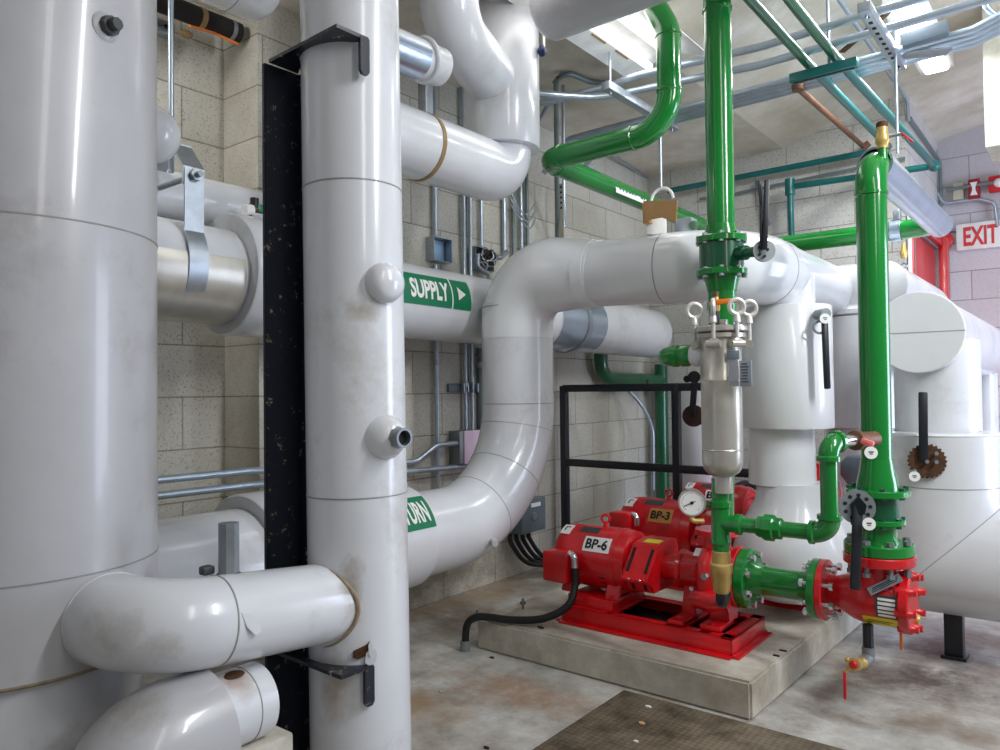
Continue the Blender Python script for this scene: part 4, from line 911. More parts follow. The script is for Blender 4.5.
# ================================================================== red pumps
def pump(dx, dy, mr, ml, num, label, sticker, xe=-.972, bz=0):
    """one close coupled base mounted pump; shaft along X at y = PY"""
    y0 = PY+dy; zb = .12
    L = thing('pump', (-1.31+dx, y0, zb), label, 'pump', 'red pumps on the concrete pad')
    X = lambda x: x+dx
    # base frame: channel rails with open wells between the cross members
    mb = MB(); yf, yb_ = y0-.155, y0+.165; zt = .185
    for yy, s in ((yf, 1), (yb_, -1)):
        xm, xl = X((xe-1.658)/2), xe+1.658
        mb.box((xm, yy+s*.004, (zb+zt)/2), (xl, .008, zt-zb), .002)
        mb.box((xm, yy+s*.022, zt-.004), (xl, .044, .008), .002); mb.box((xm, yy-s*.010, zb+.004), (xl, .03, .008), .001)
    for xx, s in ((xe, -1), (-1.658, 1)):
        mb.box((X(xx)+s*.004, y0+.005, (zb+zt)/2), (.008, .32, zt-zb), .002); mb.box((X(xx)+s*.022, y0+.005, zt-.004), (.044, .32, .008), .002)
        mb.box((X(xx)-s*.010, y0+.005, zb+.004), (.03, .33, .008), .001)
    for xx, ww in ((-1.19, .07), (-1.075, .04), (-1.455, .03)): mb.box((X(xx), y0+.005, zt-.005), (ww, .31, .010), .002)
    mb.build('base_frame', 'red', L)
    MB().box((X((xe-1.658)/2), y0+.005, .128), (xe+1.62, .30, .012)).build('base_well', 'rubber', L)
    mb = MB(); mb.box((X(-1.545), y0, .205), (.20, .26, .045), .004); mb.build('motor_plinth', 'red', L)
    # motor
    mx0, mx1 = X(-1.40-ml), X(-1.40)
    mb = MB(); mb.lathe((mx0, y0, AZ), (1, 0, 0), [(0, .03), (.002, mr*.55), (.02, mr*.86), (.05, mr*.97), (.075, mr), (ml*.80, mr), (ml*.80, mr*1.012), (ml*.86, mr*1.012), (ml*.86, mr*.985), (ml*.97, mr*.95), (ml, mr*.7), (ml, .03)], 48)
    mb.build('motor', 'red', L)
    mot = [o for o in L.children if o.name.startswith('motor') and 'plinth' not in o.name][0]
    mb = MB()
    for k in range(2): mb.patch((mx0, y0, AZ), (1, 0, 0), mr*.998, ml*.66, ml*.74, math.radians(206+12*k), math.radians(209+12*k), (0, 1, 0), 3, .001)
    mb.build('vent_slots', 'cavity', mot)
    MB().patch((mx0, y0, AZ), (1, 0, 0), mr, ml*.34, ml*.58, math.radians(104), math.radians(122), (0, 1, 0)).build('name_plate', 'dgrey', mot)
    for xx in (-1.66, -1.46):
        for s in (-1, 1): MB().prism([(X(xx)-.03, y0+s*.055, .25), (X(xx)-.03, y0+s*.11, .226), (X(xx)-.03, y0+s*.11, .232), (X(xx)-.03, y0+s*.075, .30), (X(xx)-.03, y0+s*.03, .28)], (.06, 0, 0), .003).build('motor_foot', 'red', L)
    ec = V((X(-1.40)-ml*.42, y0-.0, AZ+mr))
    mb = MB(); mb.cyl(ec+V((0, 0, -.012)), ec+V((0, 0, .018)), .013, .009, 14); mb.ring(ec+V((0, 0, .032)), (.3, -.95, 0), .016, .0055, 24, 8); mb.build('lifting_eye', 'red', L)
    bx = MB(); bx.box((mx0+.070, y0-mr-.018, AZ-.024+bz), (.112, .085, .120), .010); tb = bx.build('terminal_box', 'red', L)
    cx_ = mx0+.070+.054
    MB().tube(fillet([(cx_, y0-mr-.03, AZ+.03+bz), (cx_+.024, y0-mr-.032, AZ+.028+bz), (cx_+.026, y0-mr-.034, AZ-.02+bz)], .022), .014, 14).build('cable_elbow', 'chrome', tb)
    # sticker with the pump number, wrapped on the motor
    a0, a1 = math.radians(134), math.radians(170)
    st = MB().patch((mx0, y0, AZ), (1, 0, 0), mr+.0006, ml*.46, ml*.46+.118, math.radians(131), math.radians(160), (0, 1, 0)).build('number_sticker', sticker, mot)
    ca = math.radians(145.5)
    text_part('lettering', num, .042, 'ink', st, lambda u, v: (mx0+ml*.46+.059+u, y0+(mr+.0035)*math.cos(ca-v/mr), AZ+(mr+.0035)*math.sin(ca-v/mr)), .096, .03, 5)
    st2 = MB().patch((mx0, y0, AZ), (1, 0, 0), mr+.0006, ml*.10, ml*.10+.045, math.radians(106), math.radians(132), (0, 1, 0)).build('small_sticker', 'label', mot)
    mb = MB(); mb.patch((mx0, y0, AZ), (1, 0, 0), mr+.002, ml*.10+.012, ml*.10+.034, math.radians(112), math.radians(115), (0, 1, 0), 3, .0003); mb.patch((mx0, y0, AZ), (1, 0, 0), mr+.002, ml*.10+.012, ml*.10+.018, math.radians(112), math.radians(124), (0, 1, 0), 3, .0003); mb.build('lettering', 'ink', st2)
    # coupling guard
    g0, g1 = X(-1.395), X(-1.285)
    mb = MB(); prof = [(.03, .094), (-.055, .086), (-.148, -.022), (-.160, -.031), (-.153, -.040), (-.122, -.045), (-.098, -.085), (.10, -.085), (.12, .0), (.10, .088)]
    mb.prism([(g0, y0+a, AZ+b) for a, b in prof], (g1-g0, 0, 0), .004); gd_ = mb.build('coupling_guard', 'red', L)
    for xx in (g0+.018, g1-.018): MB().prism([(xx-.005, y0-.068, AZ+.070), (xx+.005, y0-.068, AZ+.070), (xx+.005, y0-.134, AZ-.006), (xx-.005, y0-.134, AZ-.006)], V((0, -.78, .6))*.0035).build('guard_slot', 'cavity', gd_)
    for xx in (g0+.03, g1-.03): MB().prism([(xx-.006, y0-.1165, AZ-.052), (xx+.006, y0-.1165, AZ-.052), (xx+.006, y0-.104, AZ-.076), (xx-.006, y0-.104, AZ-.076)], V((0, -.95, .2))*.0035).build('guard_slot', 'cavity', gd_)
    MB().prism([(g0+.035, y0-.04, AZ+.088), (g1-.012, y0-.04, AZ+.088), (g1-.012, y0+.005, AZ+.0925), (g0+.035, y0+.005, AZ+.0925)], (0, 0, .0012)).build('yellow_sticker', 'yellow', gd_)
    for xx in (g0+.035, g1-.03): MB().sph((xx, y0-.155, AZ-.028), .005).build('screw', 'chrome', gd_)
    # bearing housing, volute and its foot
    mb = MB(); mb.lathe((X(-1.29), y0, AZ), (1, 0, 0), [(0, .03), (0, .048), (.062, .05), (.064, .062), (.07, .072), (.082, .072), (.09, .064), (.155, .062), (.165, .078), (.177, .082), (.19, .082), (.195, .06)], 40)
    mb.box((X(-1.165), y0-.055, AZ+.015), (.06, .03, .05), .008)
    mb.prism([(X(-1.20), y0-.03, AZ-.05), (X(-1.17), y0-.03, AZ-.05), (X(-1.15), y0-.03, .19), (X(-1.215), y0-.03, .19)], (0, .05, 0), .004); mb.box((X(-1.19), y0-.075, .193), (.06, .11, .014), .003)
    mb.build('bearing_housing', 'red', L)
    mb = MB(); mb.lathe((X(-1.12), y0, AZ), (1, 0, 0), [(0, .04), (0, .098), (.010, .104), (.03, .105), (.055, .10), (.085, .078), (.11, .058), (.14, .052)], 44)
    mb.ring((X(-1.085), y0, AZ-.004), (1, 0, 0), .082, .044, 40, 14)
    mb.tube(fillet([(X(-1.13), y0-.10, AZ-.075), (X(-1.06), y0-.115, AZ-.068), (X(-1.0), y0-.11, AZ-.062)], .05), [.032]*1+[.036]*11+[.03], 16)
    mb.prism([(X(-1.09), y0-.045, AZ-.07), (X(-1.035), y0-.045, AZ-.07), (X(-1.025), y0-.045, .20), (X(-1.10), y0-.045, .20)], (0, .09, 0), .005)
    mb.box((X(-1.065), y0-.055, .195), (.075, .13, .018), .003)
    mb.lathe((X(-1.075), y0-.02, AZ+.09), (0, 0, 1), [(0, .05), (.05, .046), (.055, .075), (.075, .075)], 32)
    mb.build('volute', 'red', L)
    MB().disc((X(-1.002), y0, AZ), (1, 0, 0), .107, .022, 44, .003).build('suction_flange', 'red', L)
    MB().box((X(-1.12), y0-.062, AZ+.082), (.045, .035, .002), 0, Matrix.Rotation(math.radians(38), 3, 'X')).build('rating_plate', 'label', L)
    d_ = V((X(-1.07), y0-.124, AZ+.02)); MB().cyl(d_, d_+V((0, -.028, 0)), .012, n=6).build('vent_plug', 'chrome', L)
    MB().cyl((X(-1.12), y0-.145, AZ-.03), (X(-1.12), y0-.13, AZ-.03), .008, n=6).build('drain_plug', 'chrome', L)
    for xx in (-1.185, -1.06, -1.63, -1.46):
        MB().cyl((X(xx), y0-.105, .195 if xx > -1.3 else .228), (X(xx), y0-.105, .212 if xx > -1.3 else .24), .008, n=6).build('anchor_bolt', 'red', L)
    return L
pump(0, 0, .121, .345, 'BP-6', 'front red pump on the pad with white BP-6 sticker on its motor', 'label')
pump(-.045, .71, .138, .40, 'BP-3', 'middle red pump behind the front one, tan BP-3 sticker on its motor', 'tan', -.89, .05)
pump(-.13, 1.50, .128, .36, 'BP-', 'rear red pump, mostly hidden behind the pressure gauge and strainer', 'label')
th = thing('suction_cover', (-.98, 3.3, .4), 'red casting with pale pink rim seen right of the strainer bottom', 'casting')
c = ony(3.45, 744, 510)
mb = MB(); mb.lathe(c+V((-.07, .0, .0)), (1, 0, 0), [(0, .05), (0, .11), (.06, .115), (.10, .10), (.105, .05)], 32); mb.build('cover', 'red', th)
MB().ring(c+V((.03, 0, -.02)), (1, -.2, 0), .088, .014, 32, 8, ).build('rim', 'signred', th)
MB().ring(c+V((.0, .05, .045)), (.6, -.6, .3), .075, .014, 32, 8, ).build('black_hose', 'rubber', th)

th = thing('power_cable', (-1.75, 2.35, .12), 'black flexible cable from the front pump motor box to the floor', 'cable')
cp = [V((-1.595, 2.465, .335)), V((-1.593, 2.462, .27)), V((-1.60, 2.42, .20)), V((-1.67, 2.36, .155)), V((-1.78, 2.315, .140)), V((-1.88, 2.28, .142)), V((-1.93, 2.255, .136)), V((-1.965, 2.25, .10)), V((-1.975, 2.25, .02))]
def smooth(pts, k=6):
    P = [pts[0]]+pts+[pts[-1]]; out = []
    for i in range(1, len(P)-2):
        for j in range(k):
            t = j/k; a, b, c, d = P[i-1], P[i], P[i+1], P[i+2]
            out.append(.5*((2*b)+(c-a)*t+(2*a-5*b+4*c-d)*t*t+(3*b-a-3*c+d)*t**3))
    return out+[pts[-1]]
MB().tube(smooth(cp), .0145, 16).build('hose', 'rubber', th)
MB().cyl((-1.975, 2.25, 0), (-1.975, 2.25, .04), .02, n=12).build('floor_gland', 'galvd', th)
for i, (px, py, lb) in enumerate(((523, 601, 'small anchor bolt standing in the pad beside the front pump'), (477, 612, 'small anchor bolt in the floor at the left corner of the pad'))):
    p = onz(.12 if i == 0 else 0, px, py+8)
    t_ = MB(); t_.cyl(p, p+V((0, 0, .045)), .005, n=8); t_.cyl(p+V((0, 0, .02)), p+V((0, 0, .032)), .012, n=6); tag(t_.build('anchor_bolt', 'galvd'), lb, 'bolt')
# litter on the floor
chips = [(441, 692, .02, 'pad', 'pale chip'), (636, 742, .016, 'label', 'white scrap'), (648, 707, .02, 'label', 'white scrap'), (642, 724, .03, 'card', 'tan sliver'), (783, 651, .02, 'rubber', 'black chip'), (776, 656, .02, 'rubber', 'black chip'), (486, 748, .02, 'rubber', 'black hook'), (571, 663, .018, 'rubber', 'dark pebble'), (492, 658, .022, 'rubber', 'dark clod'), (541, 628, .03, 'rust', 'rust flake')]
where = ['on the bare floor at left', 'on the diamond plate near its lower edge', 'on the diamond plate near the pad', 'on the middle of the diamond plate', 'on the pad right of the front pump', 'on the pad nearest its front corner', 'on the floor at the bottom edge of the picture', 'on the floor just before the pad', 'on the floor near the left corner of the pad', 'on the pad below the black cable']
for (px, py, s, mt, nm), w in zip(chips, where):
    zz = .12 if 'on the pad' in w else (.009 if 'plate' in w else 0)
    p = onz(zz, px, py); mb = MB()
    n = 6; a0 = random.random()*6; mb.prism([p+V((s*.7*math.cos(a0+2*PI*k/n)*random.uniform(.5, 1), s*.4*math.sin(a0+2*PI*k/n)*random.uniform(.5, 1), 0)) for k in range(n)], (0, 0, .004))
    tag(mb.build('debris_chip', mt), nm+' '+w, 'debris', 'litter on the floor and pad')

# black frame on the wall behind the pumps
th = thing('steel_rack', (-2.0, 3.72, 0), 'black steel frame of posts and rails standing behind the red pumps', 'frame')
fy = 3.72
xs = [ony(fy, px, 388).x for px in (564, 676, 809)]
for xx in xs[:2]: MB().box((xx, fy, .525), (.04, .04, 1.05), .002).build('post', 'black', th)
MB().box((xs[2]-.12, fy+.0, .525), (.04, .04, 1.05), .002).build('post', 'black', th)
for zz in (1.035, .60): MB().box(((xs[0]+xs[2])/2-.06, fy, zz), (xs[2]-xs[0]-.12, .036, .042), .002).build('rail', 'black', th)

# ================================================================== electrical gear on the walls
WXF = -2.54
def conduit(pts, label, r=.0115, mat='conduit', bend=.08, group=None, coup=()):
    t_ = thing('conduit', pts[0], label, 'conduit', group)
    p = fillet(pts, bend, 8); MB().tube(p, r, 14).build('tube', mat, t_)
    for c, d in coup: MB().lathe(V(c)-V(d).normalized()*.014, d, [(0, r+.001), (.002, r+.004), (.026, r+.004), (.028, r+.001)], 14, False).build('coupling', 'galv', t_)
    return t_
cx = WXF+.022
def wy(px, py): return onx(cx, px, py)
q = wy(436.5, 362); b0 = wy(436.5, 236); b1 = wy(437.5, 265)
conduit([(cx, q.y, b0.z), (cx, q.y, 2.59)], 'thin steel conduit from the ceiling into the open blue junction box')
conduit([(cx, q.y, .55), (cx, q.y, b1.z)], 'thin steel conduit running down the block wall from the open junction box', coup=[((cx, q.y, q.z), (0, 0, 1))])
for px, w in ((464.5, 'left'), (471, 'right')):
    q = wy(px, 300); e = wy(px, 432)
    conduit([(cx, q.y, e.z), (cx, q.y, 2.59)], w+' conduit of the close pair rising from the pale pink box to the ceiling', .0105, coup=[((cx, q.y, wy(px, 384).z), (0, 0, 1))])
q = wy(481, 200); conduit([(cx, q.y, wy(481, 246).z), (cx, q.y, 2.59)], 'steel conduit dropping into the wire filled box beside the header bend', .0105)
q = wy(481, 400); conduit([(cx, q.y, .5), (cx, q.y, 1.25)], 'fatter grey conduit just left of the white riser section', .018, 'conduit_dull', coup=[((cx, q.y, wy(481, 365).z), (0, 0, 1))])
for i, (px, w) in enumerate(((504, 'leftmost of the cluster right of the wire filled box'), (513, 'second of the cluster right of the wire filled box'), (521, 'third of the cluster right of the wire filled box'), (527, 'rightmost of the cluster right of the wire filled box'))):
    q = wy(px, 210); conduit([(cx, q.y, .98 if i else wy(504, 253).z), (cx, q.y, 2.59)], 'vertical steel conduit, '+w, .011 if i else .013, 'conduit' if i % 2 == 0 else 'conduit_dull')
th = thing('conduit_strut', wy(465, 388), 'short dark strut with clamps holding the conduit pair to the wall', 'bracket')
a, b = wy(450, 388), wy(481, 389); MB().box(((WXF+.008), (a.y+b.y)/2, a.z), (.016, b.y-a.y, .042), .002).build('channel', 'greybox', th)
for px in (462, 466, 471, 476): MB().box((cx+.012, wy(px, 388).y, a.z), (.014, .012, .05), .003).build('clamp', 'galv', th)
def openbox(name, px0, px1, py0, py1, label, mat, inner, dep=.06):
    a, b = onx(WXF+dep, px0, py0), onx(WXF+dep, px1, py1); z1, z0_ = a.z, b.z
    t_ = thing(name, (WXF, a.y, z0_), label, 'junction box'); ym = (a.y+b.y)/2; w = b.y-a.y; h = z1-z0_
    mb = MB(); mb.box((WXF+.002, ym, (z0_+z1)/2), (.004, w, h)); 
    for yy in (a.y, b.y): mb.box((WXF+dep/2, yy, (z0_+z1)/2), (dep, .003, h))
    for zz in (z0_, z1): mb.box((WXF+dep/2, ym, zz), (dep, w, .003))
    mb.build('box', mat, t_); MB().box((WXF+.006, ym, (z0_+z1)/2), (.004, w*.9, h*.9)).build('back_plate', inner, t_)
    return t_, ym, w, h, (z0_+z1)/2
openbox('junction_box', 434, 452, 236, 263, 'open steel junction box with blue tinted inside on the block wall', 'galv', 'boxblue', .055)
t_, ym, w, h, zm = openbox('junction_box', 476, 494, 246, 272, 'open junction box crammed with wires beside the header bend', 'galvd', 'dgrey', .05)
for k in range(12):
    c = V((WXF+.05, ym+random.uniform(-.4, .4)*w, zm+random.uniform(-.35, .35)*h))
    MB().ring(c, (1, random.uniform(-.8, .8), random.uniform(-.8, .8)), random.uniform(.02, .035), .0035, 16, 6).build('wire_loop', ('galvd', 'rubber', 'conduit', 'darkrust')[k % 4], t_)
tag(MB().tube(fillet([wy(504, 252)+V((.02, 0, 0)), wy(497, 258)+V((.03, 0, 0)), wy(492, 258)+V((.03, 0, 0))], .02), .013, 14).build('flex_elbow', 'galv'), 'short armoured elbow entering the wire filled box from the right', 'conduit')
tag(MB().tube(smooth([wy(474, 255)+V((.03, 0, 0)), wy(473, 266)+V((.035, 0, 0)), wy(479, 272)+V((.035, 0, 0)), wy(484, 276)+V((.03, 0, 0)), wy(486, 290)]), .011, 14).build('flex_loop', 'galv'), 'bent flexible conduit below left of the wire filled box', 'conduit')
for k in range(3):
    a, b, c = wy(503+k, 190+k*8), wy(514+k*2, 216+k*7), wy(528, 205+k*8)
    tag(MB().tube(smooth([a+V((.04, 0, 0)), b+V((.07, 0, 0)), c+V((.05, 0, 0))]), .004, 8).build('loose_wire', 'conduit'), ('uppermost', 'middle', 'lowest')[k]+' of the loose pale wires looped across the conduit cluster', 'wire', 'loose wires on the conduits')
th = thing('pink_box', wy(465, 455), 'pale pink square cover box at the foot of the conduit pair', 'junction box')
a, b = onx(WXF+.075, 464, 431), onx(WXF+.075, 482, 462)
MB().box((WXF+.036, (a.y+b.y)/2-.015, (a.z+b.z)/2), (.072, b.y-a.y+.03, a.z-b.z), .003).build('box', 'galvd', th)
MB().box((WXF+.075, (a.y+b.y)/2, (a.z+b.z)/2), (.006, b.y-a.y, a.z-b.z), .002).build('cover', plain('pink_white_enamel', (228, 204, 226), .4), th)
zc = wy(440, 443).z
conduit([(-2.40, .6, .752), (-2.45, 1.6, .742), (-2.50, 2.2, .70), wy(412, 461)+V((.03, 0, 0)), wy(432, 445)+V((.03, 0, 0)), wy(462, 442)+V((.03, 0, 0))], 'upper of two grey conduits crossing low behind the risers, bent up to the pink box', .0135, 'conduit', .1)
conduit([(-2.40, .6, .70), (-2.45, 1.6, .69), (-2.50, 2.3, .66), wy(470, 465)+V((.03, 0, 0))], 'lower of two grey conduits crossing low behind the risers', .0135, 'conduit', .2)
th = thing('disconnect_switch', onx(WXF, 532, 516), 'grey steel switch box low on the left wall by the pumps', 'switch box')
a, b = onx(WXF+.10, 521, 501), onx(WXF+.10, 546, 529)
a = onx(WXF+.13, 522, 501); b = onx(WXF+.13, 546, 529)
MB().box((WXF+.065, (a.y+b.y)/2, (a.z+b.z)/2), (.13, b.y-a.y, a.z-b.z), .006).build('box', 'greybox', th)
MB().box((WXF+.131, (a.y+b.y)/2+.015, a.z-.035), (.002, (b.y-a.y)*.4, .022)).build('sticker', 'label', th)
MB().disc((WXF+.131, (a.y+b.y)/2, (a.z+b.z)/2-.005), (1, 0, 0), .022, .006).build('round_label', 'galv', th)
mb = MB(); mb.box((WXF+.05, a.y-.07, (a.z+b.z)/2+.02), (.08, .05, .10), .004); mb.build('side_box', 'rubber', th)
for k, yy in enumerate((a.y+.04, a.y+.10)):
    conduit([(WXF+.05, yy, a.z), (WXF+.05, yy, .95)], ('left', 'right')+('',) and ('left', 'right')[k]+' thin conduit entering the top of the grey switch box', .0105)
for k in range(4):
    y_ = a.y-.03+.055*k; 
    tag(MB().tube(smooth([V((WXF+.07, y_, b.z+.005)), V((WXF+.075, y_+.01, .2)), V((WXF+.12, y_+.10, .09)), V((WXF+.22, y_+.30, .06))]), .0125, 12).build('black_hose', 'rubber'),
        ('leftmost', 'second from left', 'third from left', 'rightmost')[k]+' of four black hoses curving down from the grey switch box', 'hose', 'black hoses under the switch box')

# boxes on top of the header
th = thing('actuator_box', (-1.36, 2.6, 1.61), 'small pale grey box on top of the header under the cardboard', 'junction box')
c = ony(2.58, 656, 226); MB().box(c, (.075, .07, .075), .006, Matrix.Rotation(.5, 3, 'Z')).build('box', 'white', th)
MB().cyl(c+V((.02, 0, -.03)), c+V((.02, 0, -.07)), .02, n=16).build('neck', 'lagging', th)
mb = MB(); mb.bar(c+V((-.04, 0, -.045)), c+V((-.11, .0, -.062)), .06, .006); mb.build('flap', 'pvc', th)
th = thing('actuator_box', (-1.2, 2.7, 1.61), 'second grey and white box right of the cardboard, behind the header', 'junction box')
c = ony(2.72, 686, 228); MB().box(c, (.07, .06, .07), .006).build('box', 'galv', th); MB().cyl(c+V((.035, -.02, -.005)), c+V((.05, -.045, -.005)), .018, n=14).build('knob', 'chrome', th)
th = thing('cardboard', ony(2.5, 660, 211), 'bent piece of brown cardboard taped above the white header', 'cardboard')
P_ = [ony(2.50, px, py) for px, py in ((643, 201), (677, 200), (676, 222), (671, 221), (661, 217), (651, 219), (645, 222))]
MB().prism(P_, (.0, .006, 0), .001).build('front_sheet', 'card', th)
P_ = [ony(2.506, px, py) for px, py in ((642, 204), (645, 203), (648, 222), (643, 224))]
MB().prism(P_, (.0, .05, 0), .001).build('side_sheet', 'card', th)
th = thing('ceiling_rod', ony(2.62, 661, 190), 'thin hanger rod with a hoop hanging above the cardboard', 'hanger')
c = ony(2.62, 661, 188); MB().cyl(c, (c.x, c.y, 2.585), .006, n=10).build('rod', 'conduit', th)
MB().ring(ony(2.62, 662, 200), (.1, -1, 0), .045, .006, 30, 8, 0, PI, (1, 0, 0)).build('hoop', 'white', th)

# right hand end: exit sign, alarm boxes
ey = 6.145
th = thing('exit_sign', ony(ey, 980, 250), 'white EXIT sign with red letters on the far wall', 'exit sign')
a, b = ony(ey-.02, 956, 223), ony(ey-.02, 1003, 250)
w = .315; zc = (a.z+b.z)/2+.005; h = .185
MB().box((a.x+w/2, ey-.01, zc), (w, .045, h), .006).build('housing', 'white', th)
hs = [o for o in th.children][0]
text_part('lettering', 'EXIT', .132, 'signred', hs, lambda u, v: (a.x+.146+u, ey-.0345, zc+v), .205, .030)
MB().cyl((a.x-.05, ey-.0, zc+.06), (a.x+.0, ey-.0, zc+.06), .012, n=12).build('nipple', 'galv', th)
th = thing('alarm_bell', ony(ey, 943, 240), 'round red bell left of the exit sign', 'alarm')
c = ony(6.1, 943, 240); MB().lathe(c+V((0, .06, 0)), (0, -1, 0), [(0, .05), (.02, .062), (.04, .060), (.055, .035), (.058, .001)], 32).build('gong', 'signred', th)
th = thing('blank_plate', ony(ey, 958, 191), 'beige blank plate on the far wall above the exit sign', 'plate')
a, b = ony(6.12, 953, 184), ony(6.12, 964, 199); MB().box(((a.x+b.x)/2, 6.135, (a.z+b.z)/2), (b.x-a.x, .04, a.z-b.z), .004).build('plate', 'beige', th)
th = thing('alarm_pull', ony(ey, 973, 188), 'dark red fire alarm box with white front plate', 'alarm')
a, b = ony(6.1, 968, 180), ony(6.1, 980, 198); MB().box(((a.x+b.x)/2, 6.12, (a.z+b.z)/2), (b.x-a.x, .06, a.z-b.z), .004).build('box', plain('dark_red_enamel', (150, 22, 34), .4), th)
zc = (a.z+b.z)/2; xc = (a.x+b.x)/2
mb = MB(); mb.prism([V((xc+u, 6.088, zc+v)) for u, v in ((-.022, .045), (.022, .045), (.010, .012), (.010, -.012), (.022, -.045), (-.022, -.045), (-.010, -.012), (-.010, .012))], (0, -.003, 0)); mb.build('front_plate', 'label', th)
th = thing('alarm_strobe', ony(ey, 996, 184), 'round dark red alarm light at the right edge', 'alarm')
c = ony(6.09, 997, 183); MB().box(c+V((0, .03, 0)), (.10, .05, .11), .008).build('box', M.get('drk') or 'signred', th); MB().sph(c+V((.01, -.0, 0)), .03).build('lamp', 'label', th)
conduit([ony(6.1, 946, 190), ony(6.1, 1010, 180)], 'short dark conduit joining the alarm boxes on the far wall', .012, 'conduit_dull')
conduit([ony(6.12, 936, 150), ony(6.12, 934, 188), ony(6.12, 944, 204), ony(6.12, 978, 199), ony(6.12, 995, 203), ony(6.12, 998, 226)], 'steel conduit curling along the far wall down to the exit sign', .014, 'conduit', .05)
conduit([(-.83, 5.0, 2.62), (-.83, 6.12, 2.62), (-.83, 6.12, 2.3)], 'dark thin conduit along the top of the recess wall', .012, 'conduit_dull', .05)
th = thing('chain_valve', onx(-.75, 904, 266), 'small brass valve and chain hanging near the red door', 'valve')
c = ony(4.4, 904, 262); MB().lathe(c+V((0, 0, .02)), (0, 0, 1), [(0, .014), (.03, .02), (.05, .012), (.08, .01)], 12).build('body', 'brass', th)
for k in range(5): MB().ring(c+V((.006*(k % 2), 0, -.02-.028*k)), (1, .3*(k % 2), 0) if k % 2 else (.2, 1, 0), .014, .004, 14, 6).build('chain_link', 'galv', th)

# ================================================================== overhead services
def yrun(px, py, z_, y0, y1): p = onz(z_, px, py); return p.x
# two single conduits and a bundle crossing along X
for (px, py, z_, lb) in ((760, 47, 2.46, 'upper'), (760, 65, 2.40, 'lower')):
    p = onz(z_, px, py); e = onz(z_, 588, 97 if lb == 'lower' else 85)
    pts = [V((p.x+2.0, p.y, z_+.02)), V((p.x, p.y, z_))]
    if lb == 'lower': pts += [onz(2.39, 640, 90), onz(2.385, 600, 98), onz(2.37, 540, 94), onz(2.36, 480, 92)]
    else: pts += [onz(2.45, 640, 75), onz(2.43, 600, 88), onz(2.40, 560, 99), onz(2.40, 505, 112)]
    conduit(pts, lb+' of the two single steel conduits crossing below the ceiling', .0165, 'conduit', .2, 'single conduits below the ceiling')
for k in range(4):
    z_ = 2.385; yb = onz(2.385, 800, 76).y+.046*k
    x0 = -2.2+.05*k
    pts = [V((.30, yb-.30, z_+.10)), V((-.05, yb-.10, z_+.05)), V((-.34, yb, z_+.005)), V((-.6, yb, z_)), V((x0, yb+.02, z_-.005)), V((x0-.16, yb+.02, z_-.16))]
    conduit(pts, ('front', 'second', 'third', 'rear')[k]+' conduit of the four conduit bundle crossing above the tall green pipe', .0145, 'conduit', .1)
q = onz(2.42, 930, 38)
th = thing('pull_box', q, 'grey conduit pull box on the bundle below the right hand lamp', 'junction box')
c = V((-.50, onz(2.385, 800, 76).y+.01, 2.42))
c = c+V((0, -.02, -.012)); MB().bar(c+V((-.075, .0, -.004)), c+V((.085, -.0, .005)), .07, .055, .004).build('body', 'greybox', th)
MB().bar(c+V((-.08, .04, -.034)), c+V((.07, .12, -.036)), .07, .008, .002).build('cover', 'galvd', th)
for k in range(3): MB().cyl(c+V((-.11, -.02+.03*k, -.004)), c+V((-.15, -.02+.03*k, -.006)), .019, n=8).build('lock_nut', 'galv', th)
conduit([onz(2.52, 984, -5), onz(2.47, 987, 8), onz(2.43, 998, 18)], 'short bent conduit joining the bundle at the upper right corner', .012, 'conduit', .03)
# trapeze struts
def trapeze(name, a, b, label, slots=True, rods=True, mat='galv'):
    a, b = V(a), V(b); t_ = thing(name, (a+b)/2, label, 'strut'); MB().bar(a, b, .042, .036, .002).build('channel', mat, t_)
    if slots:
        n = 12
        for k in range(1, n): q = a.lerp(b, k/n); d = (b-a).normalized(); MB().bar(q-d*.010+V((0, 0, -.0185)), q+d*.010+V((0, 0, -.0185)), .013, .002).build('slot', 'cavity', t_)
    if rods:
        for f in (.06, .94): q = a.lerp(b, f); MB().cyl(q+V((0, 0, -.03)), (q.x, q.y, 2.75 if q.x > -1.5 else 2.59), .0055, n=10).build('rod', 'conduit', t_)
    return t_
tx = onz(2.355, 880, 45).x
trapeze('strut_trapeze', (tx+.02, 2.84, 2.36), (tx+.02, 3.48, 2.36), 'slotted steel strut below the conduits near the right hand lamp')
tx2 = onz(2.355, 628, 100).x
trapeze('strut_trapeze', (tx2, 2.85, 2.36), (tx2, 3.55, 2.36), 'plain steel strut carrying conduits just left of the green loop', slots=False)
sy_ = onz(2.30, 824, 71).y; sx0, sx1 = onz(2.30, 789, 78).x, onz(2.30, 856, 60).x
trapeze('strut_trapeze', (sx0, sy_, 2.30), (sx1, sy_, 2.30), 'green painted strut carrying the two small green pipes', True, False, 'teal')
rp = thing('strut_hanger', (sx0+.14, sy_, 2.32), 'thin rod holding the green strut from the ceiling', 'hanger'); MB().cyl((sx0+.15, sy_, 2.32), (sx0+.15, sy_, 2.76), .0055, n=10).build('rod', 'conduit', rp)
rp = thing('long_rod', (-.8, 4.0, 1.9), 'thin vertical rod falling past the vent valve on the green elbow', 'hanger'); pr_ = ony(3.3, 897, 120); MB().cyl((pr_.x, 3.3, 1.95), (pr_.x, 3.3, 2.78), .006, n=10).build('rod', 'conduit', rp)
